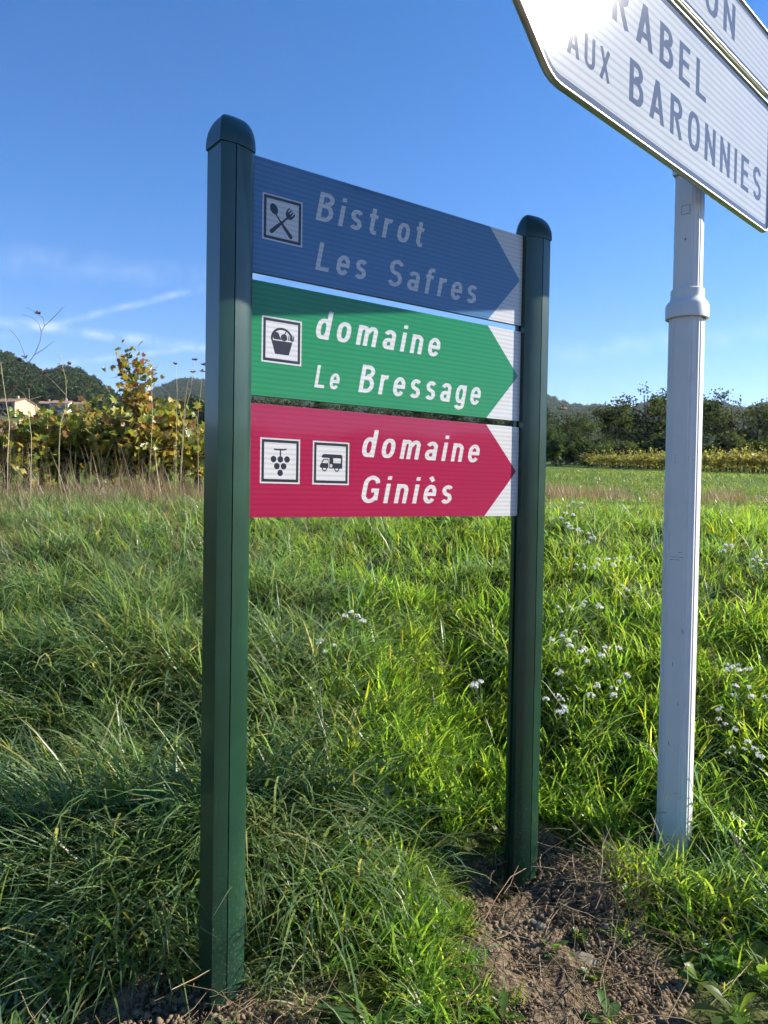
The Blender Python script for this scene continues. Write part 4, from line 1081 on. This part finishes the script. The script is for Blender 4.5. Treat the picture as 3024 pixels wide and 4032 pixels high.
def cedar_tree(seed, h, wdt, name='cedar_tree'):
    g = np.random.default_rng(seed); t = empty(name); b = MB()
    b.tube([(0, 0, -.8), (0, 0, h * .5), (.1, 0, h)], [h * .032, h * .02, h * .004], 8); C = []
    for k in range(26):
        z = h * (.16 + .80 * k / 26) + g.normal(0, .15); a = k * 2.39 + g.normal(0, .3); L = wdt * (1 - (z / h) ** 1.7 * .88) * g.uniform(.75, 1.1)
        e = np.array([math.cos(a) * L, math.sin(a) * L, z + L * g.uniform(.02, .16)])
        b.tube([(0, 0, z), tuple(e)], [h * .008, h * .002], 4)
        for s in np.linspace(.3, 1.0, 7): C.append(np.array([0, 0, z]) * (1 - s) + e * s + g.normal(0, .12, 3))
    V, F, tn = quads(g, np.array(C), .34, 26, wdt * .115, flat=.78)
    b.build('trunk', m_bark, t, smooth=True); ob('crown', fmesh('crown', V, F, m_pine, tn), t)
    return t
def cypress_tree(seed, h, r):
    g = np.random.default_rng(seed); t = empty('cypress_tree'); MB().tube([(0, 0, -.5), (0, 0, h * .9)], [h * .02, h * .004], 6).build('trunk', m_bark, t)
    z = g.random(140) ** 1.1; rr = r * np.sin(np.clip(z, .03, 1) ** .6 * PI) ** .8 * (1 - z * .35); a = g.uniform(0, 2 * PI, 140); q = g.uniform(.5, 1, 140)
    V, F, tn = quads(g, np.stack([np.cos(a) * rr * q, np.sin(a) * rr * q, h * (.04 + z * .95)], 1), .30, 26, .16)
    ob('crown', fmesh('crown', V, F, m_cyp, tn), t); return t
used = {}
def plant(kind, protos, loc, s, rz, label, group=None, c='tree'):
    k = used.setdefault(kind, [0])
    o = protos[k[0]] if k[0] < len(protos) else copy_tree(protos[k[0] % len(protos)])
    k[0] += 1
    o.location = loc; o.scale = (s, s, s) if not hasattr(s, '__len__') else s; o.rotation_euler = (0, 0, rz); tag(o, label, c, group)
    return o
oaks = [broad_tree(40 + i, 10.0, 3.6, m_oak, 'oak_tree') for i in range(4)]
OK = [(1172, 905, 92, 'oak beside the dark green post, seen just past its edge'), (1225, 868, 104, 'dark rounded oak between the dark green post and the taller oaks'), (1272, 892, 88, 'low dark oak in front of the rounded oak beyond the meadow'),
      (1318, 858, 96, 'broad oak leaning over the end of the vineyard rows'), (1352, 872, 106, 'oak partly hidden behind the broad oak at the vineyard end'), (1398, 828, 98, 'tallest oak of the hedge with a pointed crown'), (1452, 836, 102, 'oak standing behind the white pole'),
      (1500, 842, 97, 'oak next to the white pole on its outer side'), (1548, 860, 105, 'middling oak in the hedge past the white pole'), (1588, 856, 96, 'bushy oak above the nearest vineyard rows'), (1640, 866, 100, 'oak at the end of the hedge above the vines'), (1700, 850, 96, 'last oak of the hedge, past the oak at the end of the vine rows')]
for i, (vx, vt, Y, lb) in enumerate(OK):
    p_ = at(vx, 985, Y); z = Hs(p_.x, Y); top = at(vx, vt, Y).z; h = top - z
    plant('oak', oaks, (p_.x, Y, z - .2), (h / 10 * 1.15, h / 10 * 1.15, h / 8.9), i * 1.7, lb, 'oaks in the hedge beyond the meadow')
shr = [broad_tree(70 + i, 3.0, 2.0, m_oak, 'hedge_shrub', .17, 34, 40, .05) for i in range(3)]
for i in range(15):
    vx = 1160 + i * 38 + random.uniform(-8, 8); Y = 88 + random.uniform(-3, 6); p_ = at(vx, 985, Y)
    plant('shrub', shr, (p_.x, Y, Hs(p_.x, Y) - .3), random.uniform(.8, 1.35), i * 2.1, 'dark shrub filling the foot of the oak hedge', 'shrubs under the oak hedge', 'shrub')
ceds = [cedar_tree(80 + i, 14.0, 5.5) for i in range(2)]
for i, (vx, vt, Y, lb) in enumerate([(690, 862, 150, 'cedar seen through the gap under the green panel, near the first post'), (905, 880, 140, 'dark cedar in the gap under the green panel, at its middle'), (985, 884, 150, 'cedar in the gap next to the middle cedar'), (1060, 884, 145, 'cedar in the gap under the green panel beside the far post')]):
    p_ = at(vx, 985, Y); z = Hs(p_.x, Y); h = at(vx, vt, Y).z - z
    plant('cedar', ceds, (p_.x, Y, z), h / 14, i * 1.3, lb, 'cedars behind the sign panels')
pines = [broad_tree(90 + i, 9.0, 3.8, m_pine, 'pine_tree', .26, 90, 40, .25) for i in range(3)]
for i, (vx, vt, Y) in enumerate([(300, 862, 210), (330, 852, 200), (362, 858, 190), (392, 845, 205), (420, 846, 195), (450, 838, 190), (480, 850, 200), (560, 846, 190), (590, 850, 180), (620, 852, 175), (640, 848, 190), (545, 842, 205), (725, 856, 190), (770, 862, 200), (815, 866, 210), (850, 862, 200), (1120, 866, 170), (1150, 862, 160), (940, 868, 200), (1025, 868, 190)]):
    p_ = at(vx, 985, Y); z = max(Hs(p_.x, Y), float(HL(np.array([p_.x]), np.array([Y]))[0])); h = at(vx, vt, Y).z - z
    plant('pine', pines, (p_.x, Y, z - .5), max(.5, h / 9), i * 1.9, 'dark pine at the foot of the hill beyond the near vines' if vx < 500 else 'dark pine at the back of the fields behind the sign panels',
          'pines beyond the near vines' if vx < 500 else 'pines behind the sign panels')
# houses at the foot of the hill
m_wall = principled('house_wall', (.48, .38, .27), .9, .1, noise=1.2, vary=.12)
m_wallw = principled('house_wall_white', (.58, .53, .44), .9, .1, noise=1.2, vary=.10)
m_roof = principled('roof_tiles', (.30, .19, .13), .9, .1, noise=3, vary=.3)
m_pane = principled('window_pane', (.04, .045, .05), .15)
m_shut = principled('shutter', (.22, .24, .24), .7)
def house(vx0, vx1, vtop, vbase, depth, m, nwin, label, rz=.0, storeys=1):
    b0 = hit((vx0 + vx1) / 2, vbase, HL, 180, 430); Y = b0.y; a = at(vx0, vbase, Y); c = at(vx1, vbase, Y)
    wd = c.x - a.x; hh = at(vx0, vtop, Y).z - b0.z
    t = empty('house', (b0.x, b0.y, b0.z - .5), rz); tag(t, label, 'house', 'houses at the foot of the hill')
    hh += .5; w = wd / 2
    # front wall is built round its window openings
    xs = []; ww = .5
    cols = [(-w + wd * (i + 1) / (nwin + 1)) for i in range(nwin)]
    b = MB(); zc = [(.5 + (hh - .5) * (s + .45) / storeys) for s in range(storeys)]
    zed = [0] + [q for z_ in zc for q in (z_ - .65, z_ + .65)] + [hh]
    xed = [-w] + [q for x_ in cols for q in (x_ - ww, x_ + ww)] + [w]
    for i in range(len(xed) - 1):
        for j in range(len(zed) - 1):
            if i % 2 == 1 and j % 2 == 1: continue
            b.add([(xed[i], 0, zed[j]), (xed[i + 1], 0, zed[j]), (xed[i + 1], 0, zed[j + 1]), (xed[i], 0, zed[j + 1])], [(0, 1, 2, 3)])
    b.add([(-w, 0, 0), (-w, depth, 0), (-w, depth, hh), (-w, depth / 2, hh + depth * .16), (-w, 0, hh)], [(0, 1, 2, 3, 4)])
    b.add([(w, 0, 0), (w, depth, 0), (w, depth, hh), (w, depth / 2, hh + depth * .16), (w, 0, hh)], [(4, 3, 2, 1, 0)])
    b.add([(-w, depth, 0), (w, depth, 0), (w, depth, hh), (-w, depth, hh)], [(3, 2, 1, 0)])
    b.build('wall', m, t)
    e = .35; rh = hh + depth * .16; th = .18; rb = MB()
    for s0, s1 in ((-e, depth / 2), (depth + e, depth / 2)):
        z0 = hh - e * .32
        rb.add([(-w - e, s0, z0), (w + e, s0, z0), (w + e, s1, rh), (-w - e, s1, rh), (-w - e, s0, z0 + th), (w + e, s0, z0 + th), (w + e, s1, rh + th), (-w - e, s1, rh + th)],
               [(0, 1, 2, 3), (4, 5, 6, 7), (0, 1, 5, 4), (1, 2, 6, 5), (3, 0, 4, 7)])
    ro = rb.build('roof', m_roof, t)
    MB().box((w * .3, depth * .45, rh - .2), (w * .3 + .6, depth * .45 + .6, rh + .9)).build('chimney', m, ro)
    for x_ in cols:
        for z_ in zc:
            wn = MB().box((x_ - ww, .10, z_ - .65), (x_ + ww, .14, z_ + .65)).build('window', m_pane, t)
            for s in (-1, 1): MB().box((x_ + s * ww - .02 + (0 if s > 0 else -.42), -.05, z_ - .65), (x_ + s * ww + .02 + (.42 if s > 0 else 0), -.01, z_ + .65)).build('shutter', m_shut, wn)
    return t
house(-22, 36, 868, 897, 9, m_wall, 4, 'cream farmhouse under the hill, the largest of its row', -.25, 2)
house(84, 107, 872, 892, 7, m_wallw, 2, 'white house between the farmhouse and the long pale house', .2, 2)
house(110, 146, 871, 890, 8, m_wallw, 4, 'long pale house next to the ochre house under the pines', .1, 1)
house(149, 178, 874, 890, 8, m_wall, 3, 'ochre house with a brown roof at the end of the row', -.1, 1)
house(1216, 1226, 883, 890, 6, m_wall, 1, 'tiny pale house on the slope behind the oak hedge', .1, 1)
# trees close round the houses
g = np.random.default_rng(55)
cy = cypress_tree(5, 10.0, 1.1)
b0 = hit(219, 912, HL, 160, 400); plant('cyp', [cy], b0, (at(219, 848, b0.y).z - b0.z) / 10, 0, 'slim dark cypress beyond the near vines, below the hill')
for i, (vx, vb, vt) in enumerate([(10, 880, 828), (45, 884, 835), (68, 886, 838), (95, 876, 842), (120, 876, 836), (150, 880, 842), (172, 884, 846), (190, 890, 850), (58, 893, 868), (205, 892, 862), (240, 893, 866), (265, 890, 862), (-20, 878, 825), (28, 872, 820), (134, 866, 826), (108, 868, 826)]):
    b0 = hit(vx, vb, HL, 180, 500); h = at(vx, vt, b0.y).z - b0.z
    if i % 3 == 0: plant('pine', pines, b0, h / 9, i, 'dark pine close round the houses under the hill', 'pines round the hill houses')
    else: plant('cedar', ceds, b0, h / 14, i, 'spreading cedar close round the houses under the hill', 'cedars round the hill houses')
# far woods: too many and too far to tell apart
def blob(g, m, h=7.0, w=2.6, n=16, per=9, s=.75):
    d = g.normal(0, 1, (n, 3)); d /= np.linalg.norm(d, axis=1)[:, None]
    V, F, tn = quads(g, d * np.array([w, w, h * .40]) * g.uniform(.5, 1, (n, 1)) + np.array([0, 0, h * .55]), s, per, .5)
    return V, F, tn, m
c_wood = proto_set('wood', [blob(g, m_pine) for _ in range(4)] + [blob(g, m_oak, 6, 2.8) for _ in range(2)])
n_ = 5200; a = g.uniform(azx(-250), azx(620), n_); r = np.sqrt(g.uniform(230 ** 2, (LR1 + 25) ** 2, n_)); x = r * np.sin(a); y = r * np.cos(a)
vx = 830 + 1685 * np.tan(a); k = ~((r < 330) & (vx < 200) & (vx > -60)) & (g.random(n_) < .55 + .45 * (vnoise(x, y, 60) > -.45)); x, y = x[k], y[k]; n_ = len(x)
scatter('hill_wood', c_wood, np.stack([x, y, HL(x, y) - .6], 1), np.stack([np.zeros(n_), np.zeros(n_), g.uniform(-3, 3, n_)], 1), g.uniform(.65, 1.15, n_), g.integers(0, 6, n_), 'dense dark pine wood covering the hill', 'wood')
n_ = 9000; a = g.uniform(azx(150), azx(1800), n_); r = np.sqrt(g.uniform(650 ** 2, (RR1 + 30) ** 2, n_)); x = r * np.sin(a); y = r * np.cos(a)
scatter('far_wood', c_wood, np.stack([x, y, HR(x, y) - 1], 1), np.stack([np.zeros(n_), np.zeros(n_), g.uniform(-3, 3, n_)], 1), g.uniform(1.2, 2.0, n_), g.integers(0, 6, n_), 'dark woods on the far ridge', 'wood')

# ------------------------------------------------------------------ vines
m_vine = leafy('vine_leaf', (.95, .95, .95), .50, .03, .4, tcol=(1.0, 1.0, .9), vary=.08)
VC = np.array([(.21, .26, .04), (.30, .31, .045), (.38, .33, .05), (.46, .31, .05), (.32, .15, .05), (.20, .12, .06), (.12, .18, .035)])
def vine(seed, h, wdt, n, leaf, name, pal, lobed=True, spike=0.0):
    g = np.random.default_rng(seed); t = empty(name); b = MB()
    b.tube([(0, 0, -.1), (g.normal(0, .03), g.normal(0, .03), h * .22), (g.normal(0, .06), g.normal(0, .05), h * .42)], [.045, .038, .042], 7)
    C = []
    for k in range(9):
        a = g.uniform(0, 2 * PI); p = np.array([0, 0, h * .40]); pts = [p]; el = g.uniform(.2, 1.25); L = g.uniform(.6, 1.0) * h * .75 + (spike * (1 - .12 * k) if k < 5 else 0)
        if k < 5 and spike: el = 1.3
        for s in range(6):
            p = p + np.array([math.cos(a) * math.cos(el) * wdt / (h * .55), math.sin(a) * math.cos(el) * wdt / (h * .55), math.sin(el)]) * L / 6; a += g.normal(0, .3); el += g.normal(-.12 if not (k < 5 and spike) else 0, .2); pts.append(p)
            C.append(p)
        b.tube(pts, [.010, .009, .007, .006, .005, .004, .003], 4)
    b.build('trunk', m_bark, t)
    C = np.array(C); c = C[g.integers(0, len(C), n)] + g.normal(0, 1, (n, 3)) * np.array([.11, .11, .10]) * (h if not spike else .75 * h)
    c[:, 2] = np.clip(c[:, 2], h * .10, None)
    if lobed:
        sh = np.array([(0, -.12), (.30, -.42), (.34, -.12), (.55, .02), (.34, .18), (.30, .52), (.12, .36), (0, .68), (-.12, .36), (-.30, .52), (-.34, .18), (-.55, .02), (-.34, -.12), (-.30, -.42)])
    else: sh = np.array([(0, -.5), (.5, 0), (0, .6), (-.5, 0)])
    k = len(sh); nn = g.normal(0, 1, (n, 3)) + np.array([0, -.3, .3]); nn /= np.linalg.norm(nn, axis=1)[:, None]
    u = g.normal(0, 1, (n, 3)); u -= nn * (u * nn).sum(1)[:, None]; u /= np.linalg.norm(u, axis=1)[:, None]; v = np.cross(nn, u)
    s = leaf * g.uniform(.6, 1.15, n)
    V = c[:, None] + s[:, None, None] * (sh[None, :, 0, None] * u[:, None] + sh[None, :, 1, None] * v[:, None] + (.35 * (sh[None, :, 0, None] ** 2) - .10) * nn[:, None])
    F = np.arange(n * k).reshape(n, k)
    col = VC[g.choice(len(VC), n, p=pal)] * g.uniform(.7, 1.3, (n, 1))
    ob('foliage', fmesh('foliage', V.reshape(-1, 3), F, m_vine, np.repeat(col, k, 0)), t)
    return t
pal = np.array([.12, .22, .22, .18, .12, .10, .04])
vines = [vine(200 + i, 1.15, .85, 560, .11, 'grape_vine', pal, True, .0) for i in range(3)]
tall = vine(210, 1.35, .22, 800, .11, 'grape_vine', pal, True, .75)
for i, vx in enumerate(np.arange(-60, 445, 38)):
    Y = 11.4 + .25 * math.sin(i * 2.1); p_ = at(float(vx) + random.uniform(-6, 6), 1040, Y)
    if 6 < i < 8:
        continue
    plant('vine', vines, (p_.x, Y, Hs(p_.x, Y)), random.uniform(.95, 1.2), i * 1.3, 'autumn vine with yellowing leaves in the near row beyond the dry stalks', 'vines in the near row', 'vine')
p_ = at(285, 1040, 11.1); tall.location = (p_.x, 11.1, Hs(p_.x, 11.1)); tag(tall, 'vine with the tallest upright shoots in the near row', 'vine')
for i, vx in enumerate((20, 120, 215, 330, 420)):
    Y = 14.2; p_ = at(vx, 1040, Y)
    plant('vine', vines, (p_.x, Y, Hs(p_.x, Y)), random.uniform(.9, 1.1), i * 1.9, 'autumn vine in the second row behind the near row', 'vines in the second row', 'vine')
pal2 = np.array([.20, .28, .26, .12, .04, .03, .07])
fv = [vine(230 + i, 1.6, .62, 300, .17, 'grape_vine', pal2, False) for i in range(4)]
A = np.array([25.8, 50.0]); B = np.array([21.5, 84.0])
for r_ in range(5):
    for k in range(31):
        q = A + (B - A) * k / 30 + np.array([2.3 * r_, .3 * r_]); q = q + np.array([random.gauss(0, .08), random.gauss(0, .1)])
        if 830 + 1685 * q[0] / q[1] > 1760: continue
        plant('fvine', fv, (q[0], q[1], Hs(q[0], q[1])), (random.uniform(.9, 1.1), random.uniform(.95, 1.15), random.uniform(.88, 1.1)), random.choice((0, PI)) + random.gauss(0, .3),
              'golden-green vine in the outermost row of the far vineyard' if r_ == 0 else 'golden-green vine in the inner rows of the far vineyard', 'far vineyard, outermost row' if r_ == 0 else 'far vineyard, inner rows', 'vine')

# ------------------------------------------------------------------ the air itself: far slopes fade to blue
hz, t, o_ = mat('haze')
pv = N(t, 'ShaderNodeVolumePrincipled'); pv.inputs['Color'].default_value = (.78, .88, 1.0, 1); pv.inputs['Density'].default_value = .000085; pv.inputs['Anisotropy'].default_value = .2
t.links.new(pv.outputs[0], o_.inputs['Volume'])
hb = MB().box((-3400, -3400, -80), (3400, 3400, 262)).build('haze', hz)
tag(hb, 'thin blue haze over the fields and hills', 'haze', kind='stuff')
